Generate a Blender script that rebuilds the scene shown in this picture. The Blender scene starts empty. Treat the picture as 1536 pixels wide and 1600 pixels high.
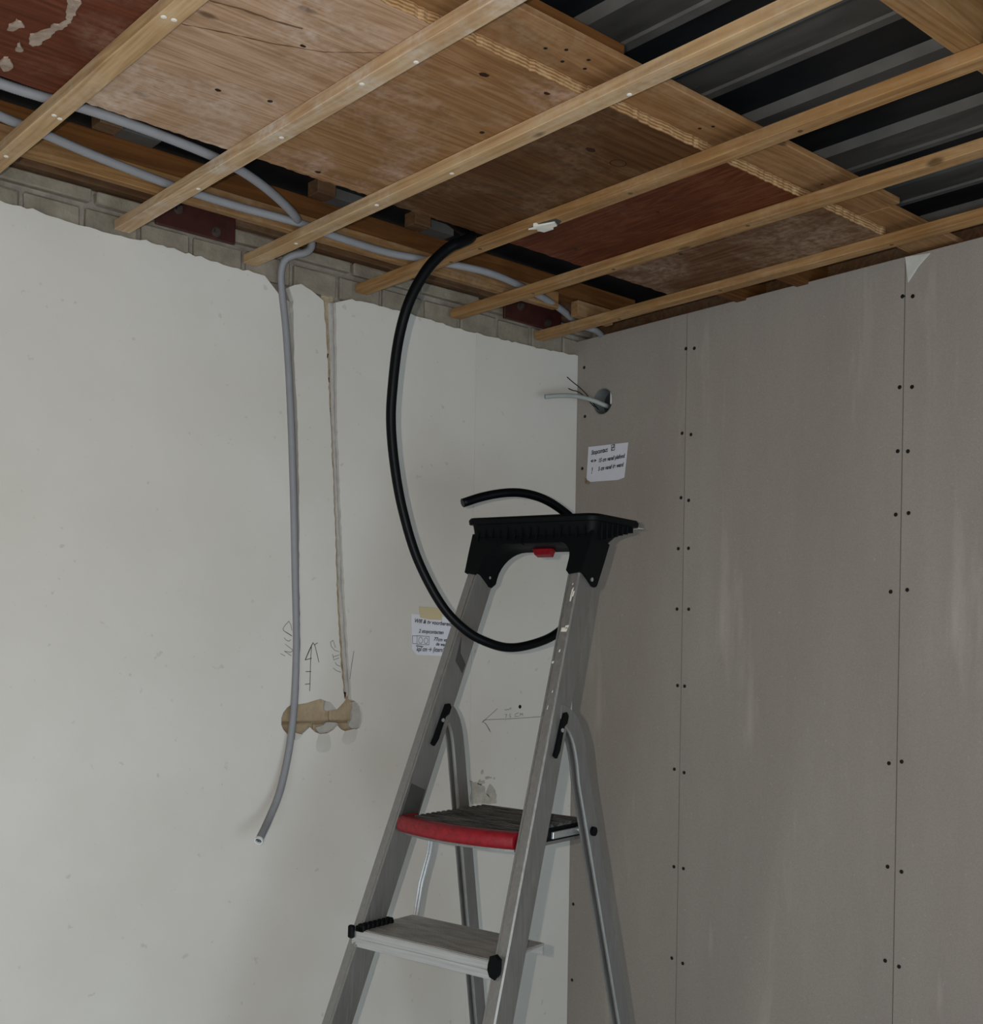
import bpy, bmesh, math, random
from mathutils import Vector, Matrix, noise
C = bpy.context.scene
random.seed(7)
# ---------------------------------------------------------------- camera, world, lights, exposure
CAM = Vector((-2.3613, -2.3143, 1.73))
YAW, PITCH, ROLL, F, CY = .7263, -.0029, .0163, 1839.87, 1024.17
fw = Vector((math.sin(YAW)*math.cos(PITCH), math.cos(YAW)*math.cos(PITCH), math.sin(PITCH)))
rt = Vector((math.cos(YAW), -math.sin(YAW), 0)); up = rt.cross(fw)
r2 = rt*math.cos(ROLL) + up*math.sin(ROLL); u2 = up*math.cos(ROLL) - rt*math.sin(ROLL)
cd = bpy.data.cameras.new('camera'); cam = bpy.data.objects.new('camera', cd); C.collection.objects.link(cam)
cam.matrix_world = Matrix(((r2.x, u2.x, -fw.x, CAM.x), (r2.y, u2.y, -fw.y, CAM.y), (r2.z, u2.z, -fw.z, CAM.z), (0, 0, 0, 1)))
cd.sensor_fit = 'VERTICAL'; cd.sensor_height = 24; cd.lens = F*24/1600; cd.shift_y = (CY-800)/1600
cd.clip_start = .02
C.camera = cam
w = bpy.data.worlds.new('world'); C.world = w; w.use_nodes = True
bg = w.node_tree.nodes['Background']; bg.inputs[0].default_value = (.75, .87, 1, 1); bg.inputs[1].default_value = 1.4
def light(name, kind, loc, energy, color, target=None, **k):
    l = bpy.data.lights.new(name, kind); l.energy = energy; l.color = color
    for a, b in k.items(): setattr(l, a, b)
    o = bpy.data.objects.new(name, l); C.collection.objects.link(o); o.location = loc
    if target: o.rotation_euler = (Vector(target)-Vector(loc)).to_track_quat('-Z', 'Y').to_euler()
    return o
# daylight entering through the glazed opening behind the camera, and the telephone's flash beside its lens
light('window_daylight', 'AREA', (-2.1, -4.52, .80), 43, (.69, .895, 1), (-2.1, 0, .50), shape='RECTANGLE', size=3.7, size_y=1.5)
light('side_window_daylight', 'AREA', (-4.12, -3.25, .72), 28, (.69, .895, 1), (0, -2.6, .30), shape='RECTANGLE', size=1.8, size_y=1.3)
light('phone_flash', 'POINT', CAM - r2*.066 + u2*.022 - fw*.005, 76, (1, .895, .80), shadow_soft_size=.005)
vs = C.view_settings
vs.view_transform = 'Standard'; vs.look = 'None'; vs.exposure = 0; vs.gamma = 1; vs.use_curve_mapping = False
# ---------------------------------------------------------------- helpers
ORG = {}
def s2l(c):
    return tuple(((v/255)/12.92 if v/255 <= .04045 else ((v/255+.055)/1.055)**2.4) for v in c) + (1,)
def link(name, verts, faces, mat, parent=None, origin=None, smooth=False):
    """ONE mesh object; vertices are given in world (or, under the ladder, ladder) coordinates"""
    vs_ = [Vector(v) for v in verts]
    if origin is None:
        lo = Vector([min(v[i] for v in vs_) for i in range(3)]); hi = Vector([max(v[i] for v in vs_) for i in range(3)])
        origin = (lo+hi)/2
        if parent is None: origin.z = lo.z
    origin = Vector(origin)
    me = bpy.data.meshes.new(name); me.from_pydata([v-origin for v in vs_], [], faces); me.update()
    bm = bmesh.new(); bm.from_mesh(me); bmesh.ops.recalc_face_normals(bm, faces=bm.faces); bm.to_mesh(me); bm.free()
    if smooth:
        for p in me.polygons: p.use_smooth = True
    mats = mat if isinstance(mat, (list, tuple)) else [mat]
    for m in mats: me.materials.append(m)
    o = bpy.data.objects.new(name, me); C.collection.objects.link(o)
    if parent is not None:
        o.parent = parent; o.location = origin - ORG.get(parent.name, Vector((0, 0, 0)))
    else: o.location = origin
    ORG[o.name] = origin
    return o
def empty(name, loc):
    o = bpy.data.objects.new(name, None); C.collection.objects.link(o); o.location = loc; o.empty_display_size = .05
    ORG[o.name] = Vector(loc); return o
def tag(o, label, cat, group=None):
    o['label'] = label; o['category'] = cat
    if group: o['group'] = group
    return o
def struct(o): o['kind'] = 'structure'; return o
def stuff(o): o['kind'] = 'stuff'; return o
class MB:
    def __init__(s): s.v = []; s.f = []; s.m = []
    def add(s, v, f, mi=0):
        n = len(s.v); s.v += [Vector(q) for q in v]; s.f += [[i+n for i in q] for q in f]; s.m += [mi]*len(f); return s
    def box(s, a, b, bev=0., mi=0, tf=None):
        (x0, y0, z0), (x1, y1, z1) = a, b
        bm = bmesh.new(); bmesh.ops.create_cube(bm, size=1)
        for v in bm.verts: v.co = Vector(((x0+x1)/2+v.co.x*(x1-x0), (y0+y1)/2+v.co.y*(y1-y0), (z0+z1)/2+v.co.z*(z1-z0)))
        if bev: bmesh.ops.bevel(bm, geom=list(bm.edges), offset=bev, segments=1, affect='EDGES', profile=.5)
        return s.bmesh(bm, mi, tf)
    def bmesh(s, bm, mi=0, tf=None):
        bm.verts.ensure_lookup_table(); bm.verts.index_update()
        v = [tf(q.co) if tf else q.co.copy() for q in bm.verts]; f = [[q.index for q in p.verts] for p in bm.faces]
        bm.free(); return s.add(v, f, mi)
    def tube(s, pts, r, n=10, cap=True, mi=0, smooth=True, hollow=0):
        """round tube along a polyline; r may be a list"""
        P = [Vector(p) for p in pts]; R = r if isinstance(r, (list, tuple)) else [r]*len(P)
        T = [((P[min(i+1, len(P)-1)]-P[max(i-1, 0)])).normalized() for i in range(len(P))]
        a = Vector((0, 0, 1)) if abs(T[0].z) < .9 else Vector((1, 0, 0))
        nrm = (a - T[0]*a.dot(T[0])).normalized(); v = []; f = []
        for i, p in enumerate(P):
            nrm = (nrm - T[i]*nrm.dot(T[i])).normalized(); bn = T[i].cross(nrm)
            for k in range(n):
                t = 2*math.pi*k/n; v.append(p + (nrm*math.cos(t)+bn*math.sin(t))*R[i])
        for i in range(len(P)-1):
            for k in range(n): f.append([i*n+k, i*n+(k+1) % n, (i+1)*n+(k+1) % n, (i+1)*n+k])
        if cap: f.append(list(range(n))[::-1]); f.append([len(v)-n+k for k in range(n)])
        return s.add(v, f, mi)
    def prism(s, poly, d0, d1, to3, mi=0):
        """polygon (2-D) extruded between depths d0, d1; to3(a, b, d) -> 3-D"""
        n = len(poly); v = [to3(a, b, d0) for a, b in poly] + [to3(a, b, d1) for a, b in poly]
        return s.add(v, [list(range(n)), [n+i for i in range(n)][::-1]] + [[i, (i+1) % n, n+(i+1) % n, n+i] for i in range(n)], mi)
    def cyl(s, a, b, r, n=16, mi=0): return s.tube([a, b], r, n, True, mi)
    def obj(s, name, mat, parent=None, origin=None, smooth=False):
        o = link(name, s.v, s.f, mat, parent, origin, smooth)
        if any(s.m):
            for p, i in zip(o.data.polygons, s.m): p.material_index = i
        return o
def autosmooth(o, ang=40):
    for p in o.data.polygons: p.use_smooth = True
    o.data.set_sharp_from_angle(angle=math.radians(ang)); return o
def spline(pts, step=.012):
    """Catmull-Rom through pts, resampled"""
    P = [Vector(p) for p in pts]; P = [P[0]*2-P[1]] + P + [P[-1]*2-P[-2]]; out = []
    for i in range(1, len(P)-2):
        a, b, c, d = P[i-1:i+3]; k = max(2, int((c-b).length/step))
        for j in range(k):
            t = j/k; out.append(.5*((2*b)+(c-a)*t+(2*a-5*b+4*c-d)*t*t+(3*b-a-3*c+d)*t**3))
    out.append(P[-2]); return out
def resample(P, step):
    out = [P[0].copy()]; acc = 0
    for a, b in zip(P, P[1:]):
        L = (b-a).length; t = step-acc
        while t <= L: out.append(a.lerp(b, t/L)); t += step
        acc = L-(t-step)
    return out
def fill_curve(polys, depth, to3, name, mat, parent=None, origin=None):
    """flat sheet with holes: closed 2-D splines filled by a curve, turned to a mesh and given depth"""
    cu = bpy.data.curves.new(name, 'CURVE'); cu.dimensions = '2D'; cu.fill_mode = 'BOTH'; cu.extrude = depth/2
    for p in polys:
        sp = cu.splines.new('POLY'); sp.points.add(len(p)-1); sp.use_cyclic_u = True
        for q, c in zip(sp.points, p): q.co = (c[0], c[1], 0, 1)
    t = bpy.data.objects.new(name+'_tmp', cu); C.collection.objects.link(t)
    dg = bpy.context.evaluated_depsgraph_get(); me = bpy.data.meshes.new_from_object(t.evaluated_get(dg))
    v = [to3(q.co.x, q.co.y, q.co.z+depth/2) for q in me.vertices]; f = [list(p.vertices) for p in me.polygons]
    bpy.data.objects.remove(t); bpy.data.curves.remove(cu); bpy.data.meshes.remove(me)
    bm = bmesh.new(); B = [bm.verts.new(q) for q in v]
    for q in f:
        try: bm.faces.new([B[i] for i in q])
        except ValueError: pass
    bmesh.ops.remove_doubles(bm, verts=bm.verts, dist=1e-5)
    m = MB().bmesh(bm); return m.obj(name, mat, parent, origin)
def rough_line(P, amp, step=.008, seed=0):
    """a 2-D polyline made ragged"""
    rnd = random.Random(seed); P = [Vector((a, b, 0)) for a, b in P]; out = []
    for a, b in zip(P, P[1:]):
        k = max(1, int((b-a).length/step))
        for j in range(k):
            q = a.lerp(b, j/k); out.append((q.x+rnd.uniform(-amp, amp), q.y+rnd.uniform(-amp, amp)))
    out.append((P[-1].x, P[-1].y)); return out
def text_mesh(body, size, shear=0., bold=0.):
    cu = bpy.data.curves.new('t', 'FONT'); cu.body = body; cu.size = size; cu.shear = shear; cu.offset = bold
    t = bpy.data.objects.new('t', cu); C.collection.objects.link(t)
    dg = bpy.context.evaluated_depsgraph_get(); me = bpy.data.meshes.new_from_object(t.evaluated_get(dg))
    v = [(q.co.x, q.co.y) for q in me.vertices]; f = [list(p.vertices) for p in me.polygons]
    bpy.data.objects.remove(t); bpy.data.curves.remove(cu); bpy.data.meshes.remove(me); return v, f
def ribbon(mb, pts, wd, to3):
    """a drawn stroke: flat ribbon along a 2-D polyline"""
    P = [Vector(p) for p in pts]
    for a, b in zip(P, P[1:]):
        d = b-a
        if d.length < 1e-6: continue
        d.normalize(); n = Vector((-d.y, d.x))*wd/2; a2 = a-d*wd*.3; b2 = b+d*wd*.3
        mb.add([to3(*(a2+n)), to3(*(a2-n)), to3(*(b2-n)), to3(*(b2+n))], [[0, 1, 2, 3]])
# ---------------------------------------------------------------- materials
class NT:
    def __init__(s, name):
        m = bpy.data.materials.new(name); m.use_nodes = True; s.m = m; s.t = m.node_tree; s.b = s.t.nodes['Principled BSDF']
        s.co = s.n('ShaderNodeTexCoord').outputs['Object']
    def n(s, k, **p):
        q = s.t.nodes.new(k)
        for a, b in p.items(): setattr(q, a, b)
        return q
    def l(s, a, b): s.t.links.new(a, b)
    def mapped(s, scale=(1, 1, 1), co=None, rnd=False):
        mp = s.n('ShaderNodeMapping'); mp.inputs['Scale'].default_value = scale
        c = co or s.co
        if rnd:
            oi = s.n('ShaderNodeObjectInfo'); ad = s.n('ShaderNodeVectorMath', operation='MULTIPLY_ADD')
            cx = s.n('ShaderNodeCombineXYZ')
            for i in range(3): s.l(oi.outputs['Random'], cx.inputs[i])
            ad.inputs[1].default_value = (13.1, 17.3, 9.7); s.l(cx.outputs[0], ad.inputs[0]); s.l(c, ad.inputs[2]); c = ad.outputs[0]
        s.l(c, mp.inputs[0]); return mp.outputs[0]
    def noise(s, scale, co=None, detail=4, rough=.55, dist=0.):
        q = s.n('ShaderNodeTexNoise'); q.inputs['Scale'].default_value = scale; q.inputs['Detail'].default_value = detail
        q.inputs['Roughness'].default_value = rough; q.inputs['Distortion'].default_value = dist
        s.l(co or s.co, q.inputs['Vector']); return q.outputs['Fac']
    def ramp(s, fac, stops):
        q = s.n('ShaderNodeValToRGB'); e = q.color_ramp.elements
        while len(e) < len(stops): e.new(.5)
        for k, (p, c) in zip(e, stops): k.position = p; k.color = c if len(c) == 4 else tuple(c)+(1,)
        s.l(fac, q.inputs[0]); return q.outputs[0]
    def rng(s, fac, a, b, c=0., d=1.):
        q = s.n('ShaderNodeMapRange'); q.inputs[1].default_value = a; q.inputs[2].default_value = b; q.inputs[3].default_value = c; q.inputs[4].default_value = d
        s.l(fac, q.inputs[0]); return q.outputs[0]
    def math(s, op, a, b):
        q = s.n('ShaderNodeMath', operation=op)
        for i, v in enumerate((a, b)):
            if isinstance(v, (int, float)): q.inputs[i].default_value = v
            else: s.l(v, q.inputs[i])
        return q.outputs[0]
    def mix(s, fac, a, b):
        q = s.n('ShaderNodeMix', data_type='RGBA')
        for i, v in ((0, fac), (6, a), (7, b)):
            if isinstance(v, (int, float)): q.inputs[i].default_value = v
            elif isinstance(v, tuple): q.inputs[i].default_value = v
            else: s.l(v, q.inputs[i])
        return q.outputs[2]
    def bump(s, h, st=.3, dist=.002):
        q = s.n('ShaderNodeBump'); q.inputs['Strength'].default_value = st; q.inputs['Distance'].default_value = dist
        s.l(h, q.inputs['Height']); s.l(q.outputs[0], s.b.inputs['Normal'])
    def fin(s, col=None, rough=.8, metal=0., spec=.3):
        if col is not None:
            if isinstance(col, tuple): s.b.inputs['Base Color'].default_value = col
            else: s.l(col, s.b.inputs['Base Color'])
        if isinstance(rough, (int, float)): s.b.inputs['Roughness'].default_value = rough
        else: s.l(rough, s.b.inputs['Roughness'])
        s.b.inputs['Metallic'].default_value = metal; s.b.inputs['Specular IOR Level'].default_value = spec
        return s.m
def grey(v, tint=(1, 1, 1)): return (v*tint[0], v*tint[1], v*tint[2], 1)
def plain(name, rgb, rough=.6, metal=0., spec=.4, var=.12, scale=30):
    k = NT(name); c = s2l(rgb); f = k.noise(scale)
    col = k.ramp(f, [(.3, tuple(v*(1-var) for v in c[:3])), (.7, tuple(v*(1+var) for v in c[:3]))])
    return k.fin(col, rough, metal, spec)
def wood(name, dark, mid, light, axis, ring=1., dirt=0., dirtcol=(190, 180, 165), knots=True, rough=.75):
    """sawn timber / veneer: grain runs along axis (0 x, 1 y)"""
    k = NT(name); sc = [14, 14, 14]; sc[axis] = 1.1
    v = k.mapped(tuple(sc), rnd=True)
    big = k.noise(1.2, v, 3, .5, .6)
    wv = k.math('FRACT', k.math('MULTIPLY', big, 9*ring), 0)
    wv = k.math('ABSOLUTE', k.math('SUBTRACT', wv, .5), 0)
    sf = [160, 160, 160]; sf[axis] = 5
    fine = k.noise(1, k.mapped(tuple(sf), rnd=True), 4, .6)
    f = k.math('ADD', k.math('ADD', k.math('MULTIPLY', wv, .45), k.math('MULTIPLY', fine, .5)), k.math('MULTIPLY', k.noise(4.5, k.mapped((1, 1, 1), rnd=True), 6, .65), .5))
    col = k.ramp(f, [(.36, s2l(dark)), (.62, s2l(mid)), (.86, s2l(light))])
    if knots:
        sk = [11, 11, 11]; sk[axis] = 5
        vo = k.n('ShaderNodeTexVoronoi'); vo.inputs['Scale'].default_value = 1; k.l(k.mapped(tuple(sk), rnd=True), vo.inputs['Vector'])
        col = k.mix(k.rng(vo.outputs['Distance'], .10, .05, 0, .85), col, tuple(x*.45 for x in s2l(dark)[:3])+(1,))
    if dirt:
        d1 = k.noise(5, k.mapped((1, 1, 1), rnd=True), 8, .68, .4); d2 = k.noise(60, None, 5, .6)
        m = k.math('MULTIPLY', k.rng(d1, .44, .68), k.rng(d2, .3, .62))
        col = k.mix(k.math('MULTIPLY', m, dirt), col, s2l(dirtcol))
    k.bump(k.math('ADD', fine, k.math('MULTIPLY', wv, .3)), .35, .001)
    return k.fin(col, rough, 0, .12)
def m_plaster():
    k = NT('plaster'); a = k.noise(2.2, None, 6, .6); b = k.noise(160, None, 3)
    col = k.ramp(a, [(.3, s2l((187, 182, 174))), (.7, s2l((196, 192, 186)))])
    spots = k.noise(46, None, 2); col = k.mix(k.rng(spots, .71, .76, 0, .35), col, s2l((150, 140, 125)))
    k.bump(k.math('ADD', k.math('MULTIPLY', b, .25), a), .12, .004); return k.fin(col, .85, 0, .2)
def m_gypsum():
    k = NT('gypsum_card'); a = k.noise(1.6, k.mapped((1, 2.2, .5)), 6, .62); b = k.noise(420, None, 2); c = k.noise(95, None, 4, .7)
    col = k.ramp(a, [(.28, s2l((135, 126, 119))), (.6, s2l((145, 137, 129))), (.8, s2l((154, 147, 138)))])
    col = k.mix(k.rng(b, .35, .68, 0, .34), col, s2l((112, 106, 100)))
    col = k.mix(k.rng(c, .66, .72, 0, .35), col, s2l((180, 174, 164)))
    d = k.noise(3.1, k.mapped((1, 3.0, .45)), 4, .6); col = k.mix(k.rng(d, .6, .78, 0, .45), col, s2l((180, 171, 160)))
    k.bump(b, .1, .0006); return k.fin(col, .9, 0, .15)
def m_brick():
    k = NT('brick'); a = k.noise(18, k.mapped((1, 1, 1), rnd=True), 6, .65); oi = k.n('ShaderNodeObjectInfo')
    col = k.ramp(a, [(.3, s2l((112, 104, 92))), (.7, s2l((146, 137, 122)))])
    col = k.mix(k.rng(oi.outputs['Random'], 0, 1, 0, .35), col, s2l((120, 112, 102)))
    k.bump(k.noise(90, None, 6, .7), .6, .004); return k.fin(col, .95, 0, .1)
def m_mortar(name, c0, c1):
    k = NT(name); a = k.noise(25, None, 7, .7); k.bump(a, .8, .006)
    return k.fin(k.ramp(a, [(.3, s2l(c0)), (.7, s2l(c1))]), .95, 0, .1)
def m_deck_black():  # near-black for the deck's upper flats and the sheet in the wall gap
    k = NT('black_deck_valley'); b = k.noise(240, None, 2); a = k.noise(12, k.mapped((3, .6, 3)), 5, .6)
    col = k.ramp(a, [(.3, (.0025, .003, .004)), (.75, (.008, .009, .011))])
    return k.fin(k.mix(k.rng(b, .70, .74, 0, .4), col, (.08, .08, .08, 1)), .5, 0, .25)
def m_deck():
    k = NT('dark_steel'); a = k.noise(9, k.mapped((3, .6, 3)), 6, .65); b = k.noise(240, None, 2)
    col = k.ramp(a, [(.3, (.040, .038, .036)), (.75, (.085, .08, .075))])
    col = k.mix(k.rng(b, .70, .74, 0, .5), col, (.16, .16, .16, 1))
    return k.fin(col, k.rng(a, .3, .7, .4, .6), .25, .4)
def m_alu(name, v, rough, tint=(1, .985, .95), grain=(90, 90, 3)):
    k = NT(name); g = k.noise(3, k.mapped(grain), 4, .6); d = k.noise(40, None, 6, .7)
    col = k.ramp(g, [(.3, grey(v*.85, tint)), (.7, grey(v*1.1, tint))])
    col = k.mix(k.rng(d, .66, .78, 0, .5), col, grey(.5, (1, .98, .93)))
    return k.fin(col, k.math('ADD', k.rng(g, .3, .7, -.05, .08), rough), .85, .4)
def m_black(name, rough=.35):
    k = NT(name); a = k.noise(60, None, 4); d = k.noise(130, None, 4, .7)
    col = k.mix(k.rng(d, .70, .78, 0, .25), (.0022, .0028, .0034, 1), (.07, .075, .075, 1))
    k.bump(a, .15, .002); return k.fin(col, rough, 0, .10)
def m_ply_edge():
    k = NT('ply_edge'); sep = k.n('ShaderNodeSeparateXYZ'); k.l(k.co, sep.inputs[0])
    nz = k.math('MULTIPLY', k.noise(4, None, 2), .0010)
    f = k.math('FRACT', k.math('DIVIDE', k.math('ADD', sep.outputs['Z'], nz), .0052), 0)
    col = k.ramp(f, [(.30, s2l((112, 84, 56))), (.5, s2l((160, 127, 90))), (.9, s2l((144, 111, 76))), (1., s2l((112, 84, 56)))])
    g = k.noise(120, k.mapped((.4, 1, 1)), 3); k.bump(f, .6, .002)
    return k.fin(k.mix(k.rng(g, .5, .75, 0, .5), col, s2l((188, 160, 122))), .9, 0, .1)
M = dict(plaster=m_plaster(), gypsum=m_gypsum(), brick=m_brick(), deck=m_deck(), decklip=plain('galvanised_lip', (92, 90, 87), .5, .3, .4, .2, 14), deck_black=m_deck_black(), plyedge=m_ply_edge(),
  mortar=m_mortar('grey_mortar', (112, 105, 96), (146, 139, 128)), chase=m_mortar('chase_mortar', (128, 110, 88), (176, 162, 138)),
  filler=m_mortar('gypsum_filler', (150, 146, 140), (170, 166, 160)), boxbrick=m_mortar('cut_brick', (136, 118, 96), (166, 148, 122)),
  boxjoint=m_mortar('joint_in_cutout', (112, 96, 76), (134, 118, 96)), damp=plain('finger_smear', (180, 177, 169), .9, var=.06), worn=m_mortar('worn_plaster', (138, 133, 124), (178, 173, 162)),
  concrete=m_mortar('concrete_floor', (186, 190, 194), (206, 210, 214)), roomwall=plain('room_wall', (176, 172, 164), .9),
  batten_o=wood('batten_pine_warm', (114, 82, 48), (138, 103, 65), (158, 126, 86), 1, .8, .2, (180, 170, 150)),
  batten=wood('batten_pine', (140, 110, 76), (166, 136, 99), (186, 159, 122), 1, .8, .35, (196, 190, 178)),
  batten_d=wood('batten_pine_dusty', (146, 116, 84), (170, 141, 108), (186, 162, 130), 1, 1.2, 1., (188, 180, 170)),
  joist=wood('joist_pine', (92, 66, 38), (120, 88, 54), (138, 106, 70), 0, 1.2, .15),
  joist_o=wood('joist_orange', (68, 41, 19), (88, 55, 26), (102, 67, 35), 0, .7, 0, knots=False),
  joist_d=wood('wall_plate_brown', (66, 46, 30), (86, 62, 42), (98, 74, 52), 0, .8, .1, knots=False),
  board=wood('flange_board', (100, 68, 38), (124, 89, 56), (138, 104, 70), 0, .9, .25, (176, 160, 136)),
  scar=m_mortar('brown_plaster_scar', (116, 96, 82), (168, 152, 138)), mark=plain('brown_mark', (98, 74, 56), .9, 0, .1), knot=plain('dark_knot', (46, 28, 18), .9, 0, .1), screw=plain('black_screw', (12, 12, 12), .5, 0, .3), bolt=plain('bolt_steel', (92, 82, 76), .45, .7), nail=plain('nail_head', (205, 200, 190), .6),
  redsteel=plain('red_oxide_steel', (60, 30, 26), .45, .2, .5, .25, 40), conduit=plain('grey_conduit', (126, 126, 129), .55, 0, .3, .05),
  bore=plain('conduit_bore', (40, 40, 42), .8), hose=m_black('black_hose', .4), plastic=m_black('black_plastic', .55), rubber=m_black('black_rubber', .6),
  alu=m_alu('aluminium', .30, .48), alu_r=m_alu('dull_aluminium', .26, .6), alu_b=m_alu('bright_aluminium', .6, .38, (.97, .99, 1), (3, 90, 90)), sticker=plain('worn_grey_sticker', (60, 59, 57), .7, 0, .3), tread=None, mat=None, red=None,
  paper=plain('note_paper', (206, 206, 214), .85, var=.03), paper2=plain('card_paper', (196, 196, 204), .85, var=.03), tape=plain('masking_tape', (188, 174, 138), .8, var=.05), ink=plain('ink', (22, 20, 30), .7), pencil=plain('pencil', (84, 86, 82), .9), pencil_l=plain('pencil_light', (122, 121, 117), .9),
  cardflap=plain('torn_card', (178, 176, 170), .9), cable=plain('grey_cable', (138, 142, 138), .5), galv=plain('galvanised', (92, 92, 90), .5, .4), boxgrey=plain('box_plastic', (104, 106, 106), .5), pvcwhite=plain('white_strip', (205, 205, 205), .5), windowframe=plain('window_frame', (210, 210, 208), .5))
def m_tread():
    k = NT('ribbed_tread'); sep = k.n('ShaderNodeSeparateXYZ'); k.l(k.co, sep.inputs[0])
    f = k.math('FRACT', k.math('MULTIPLY', sep.outputs['Y'], 125), 0); d = k.noise(24, k.mapped((.5, 2, 1)), 6, .65)
    col = k.mix(k.rng(d, .35, .65), grey(.26, (1, .98, .93)), grey(.46, (1, .99, .96)))
    k.bump(k.math('ABSOLUTE', k.math('SUBTRACT', f, .5), 0), .8, .003); return k.fin(col, .6, .5, .4)
def m_mat():
    k = NT('rubber_mat'); d = k.noise(26, k.mapped((.35, 3, 1)), 7, .68)
    return k.fin(k.ramp(d, [(.4, (.02, .021, .022, 1)), (.66, (.13, .13, .125, 1))]), .7, 0, .3)
def m_red():
    k = NT('red_plastic'); d = k.noise(80, None, 6, .7); e = k.noise(160, None, 3)
    col = k.ramp(d, [(.3, s2l((100, 12, 20))), (.7, s2l((146, 22, 34)))])
    k.bump(e, .15, .002); return k.fin(k.mix(k.rng(e, .72, .78, 0, .5), col, s2l((196, 130, 130))), .45, 0, .45)
M['tread'] = m_tread(); M['mat'] = m_mat(); M['red'] = m_red()
WCD = [[(-0.9167,1.7594),(-0.9265,1.7645),(-0.938,1.7703),(-0.9407,1.7748),(-0.9356,1.7825),(-0.9252,1.7926),(-0.9198,1.7844),(-0.9169,1.7723)],[(-0.9327,1.7677),(-0.9175,1.7598)],[(-0.9368,1.7544),(-0.9315,1.7492),(-0.9244,1.7471),(-0.9195,1.7506)],[(-0.9458,1.7187),(-0.9343,1.7135)],[(-0.9339,1.7401),(-0.913,1.7267),(-0.9195,1.722),(-0.9354,1.7241),(-0.9176,1.7141)]]
ARROW_UP = [[(-0.8634,1.7397),(-0.8654,1.7011),(-0.8657,1.6702),(-0.8665,1.6332)],[(-0.8598,1.7444),(-0.8704,1.7257),(-0.8799,1.7048),(-0.8628,1.7088)],[(-0.8799,1.7048),(-0.8616,1.7413)],[(-0.8598,1.7451),(-0.8543,1.7383),(-0.8484,1.7198),(-0.8425,1.6997)],[(-0.8561,1.7398),(-0.8471,1.7446)],[(-0.8776,1.6779),(-0.8637,1.678)],[(-0.8789,1.6487),(-0.8659,1.6499)]]
UTP = [[(-0.7968,1.7345),(-0.8046,1.7516),(-0.8111,1.7468),(-0.809,1.7374),(-0.7995,1.7282),(-0.7872,1.7249)],[(-0.8049,1.7187),(-0.8009,1.7047)],[(-0.803,1.7125),(-0.7867,1.7173)],[(-0.7991,1.7062),(-0.7866,1.7103)],[(-0.798,1.7),(-0.7923,1.6937),(-0.7824,1.6903)],[(-0.8025,1.6866),(-0.7939,1.6804),(-0.7806,1.6765)]]
TICK = [[(-0.7444,1.7265),(-0.7505,1.6924),(-0.7547,1.6607)]]
ARROW_LEFT = [[(-0.2822,1.5805),(-0.331,1.5481),(-0.3355,1.5459)],[(-0.3325,1.5481),(-0.3216,1.5409),(-0.309,1.5266),(-0.3058,1.5201),(-0.3137,1.5314),(-0.3232,1.5432)],[(-0.331,1.5504),(-0.3219,1.5524),(-0.2375,1.5526),(-0.1201,1.5556)],[(-0.2571,1.5788),(-0.2523,1.5759),(-0.2476,1.5786),(-0.2428,1.5766),(-0.2381,1.5796),(-0.2343,1.583),(-0.2335,1.5769)],[(-0.2552,1.5647),(-0.2479,1.5645),(-0.2518,1.5553)],[(-0.233,1.5651),(-0.2377,1.5648),(-0.2376,1.5601),(-0.2335,1.559),(-0.2366,1.5549)],[(-0.2058,1.5683),(-0.217,1.565),(-0.2184,1.558),(-0.2056,1.5584)],[(-0.2007,1.5587),(-0.1993,1.567),(-0.1953,1.5622),(-0.1912,1.5668),(-0.1894,1.5596)]]
WALL_HOLE = (-0.2006,1.5843)
PATCH = [(-0.3465,1.4212),(-0.336,1.4263),(-0.3297,1.4214),(-0.3356,1.4079),(-0.3278,1.4006),(-0.3156,1.4033),(-0.2908,1.4019),(-0.2844,1.3957),(-0.3061,1.3924),(-0.3183,1.3885),(-0.3028,1.384),(-0.2869,1.368),(-0.2803,1.3512),(-0.2799,1.3303),(-0.3078,1.33),(-0.3355,1.3343),(-0.3688,1.3345),(-0.3723,1.3553),(-0.3682,1.3778),(-0.3731,1.3964),(-0.3583,1.4046),(-0.3431,1.4061)]
DRIPS = [[(-0.8383,1.5323),(-0.8124,1.5314),(-0.8054,1.5062),(-0.8098,1.4938),(-0.8227,1.4897),(-0.8394,1.4912),(-0.846,1.5),(-0.8453,1.514)],[(-0.7655,1.5377),(-0.7329,1.5399),(-0.7353,1.5161),(-0.7458,1.5085),(-0.7629,1.5052),(-0.7746,1.5175)],[(-0.9035,1.5376),(-0.8856,1.5332),(-0.882,1.5338),(-0.8908,1.5249),(-0.8996,1.5207),(-0.9041,1.5223)]]
SMEAR3 = [(-0.7441,1.6048),(-0.7296,1.6062),(-0.7119,1.5931),(-0.7067,1.5769),(-0.7072,1.556),(-0.7167,1.5419),(-0.7419,1.5426),(-0.7517,1.5525),(-0.7424,1.5666),(-0.7446,1.5826),(-0.741,1.5936)]
SMEAR2 = [(-0.817,1.6092),(-0.8002,1.6057),(-0.7867,1.5913),(-0.8129,1.5856),(-0.8204,1.592)]
SMEAR2B = [(-0.8436,1.5473),(-0.8197,1.5529),(-0.8124,1.5589),(-0.7804,1.5549),(-0.7932,1.5379),(-0.8119,1.5315),(-0.8304,1.5321)]
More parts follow.
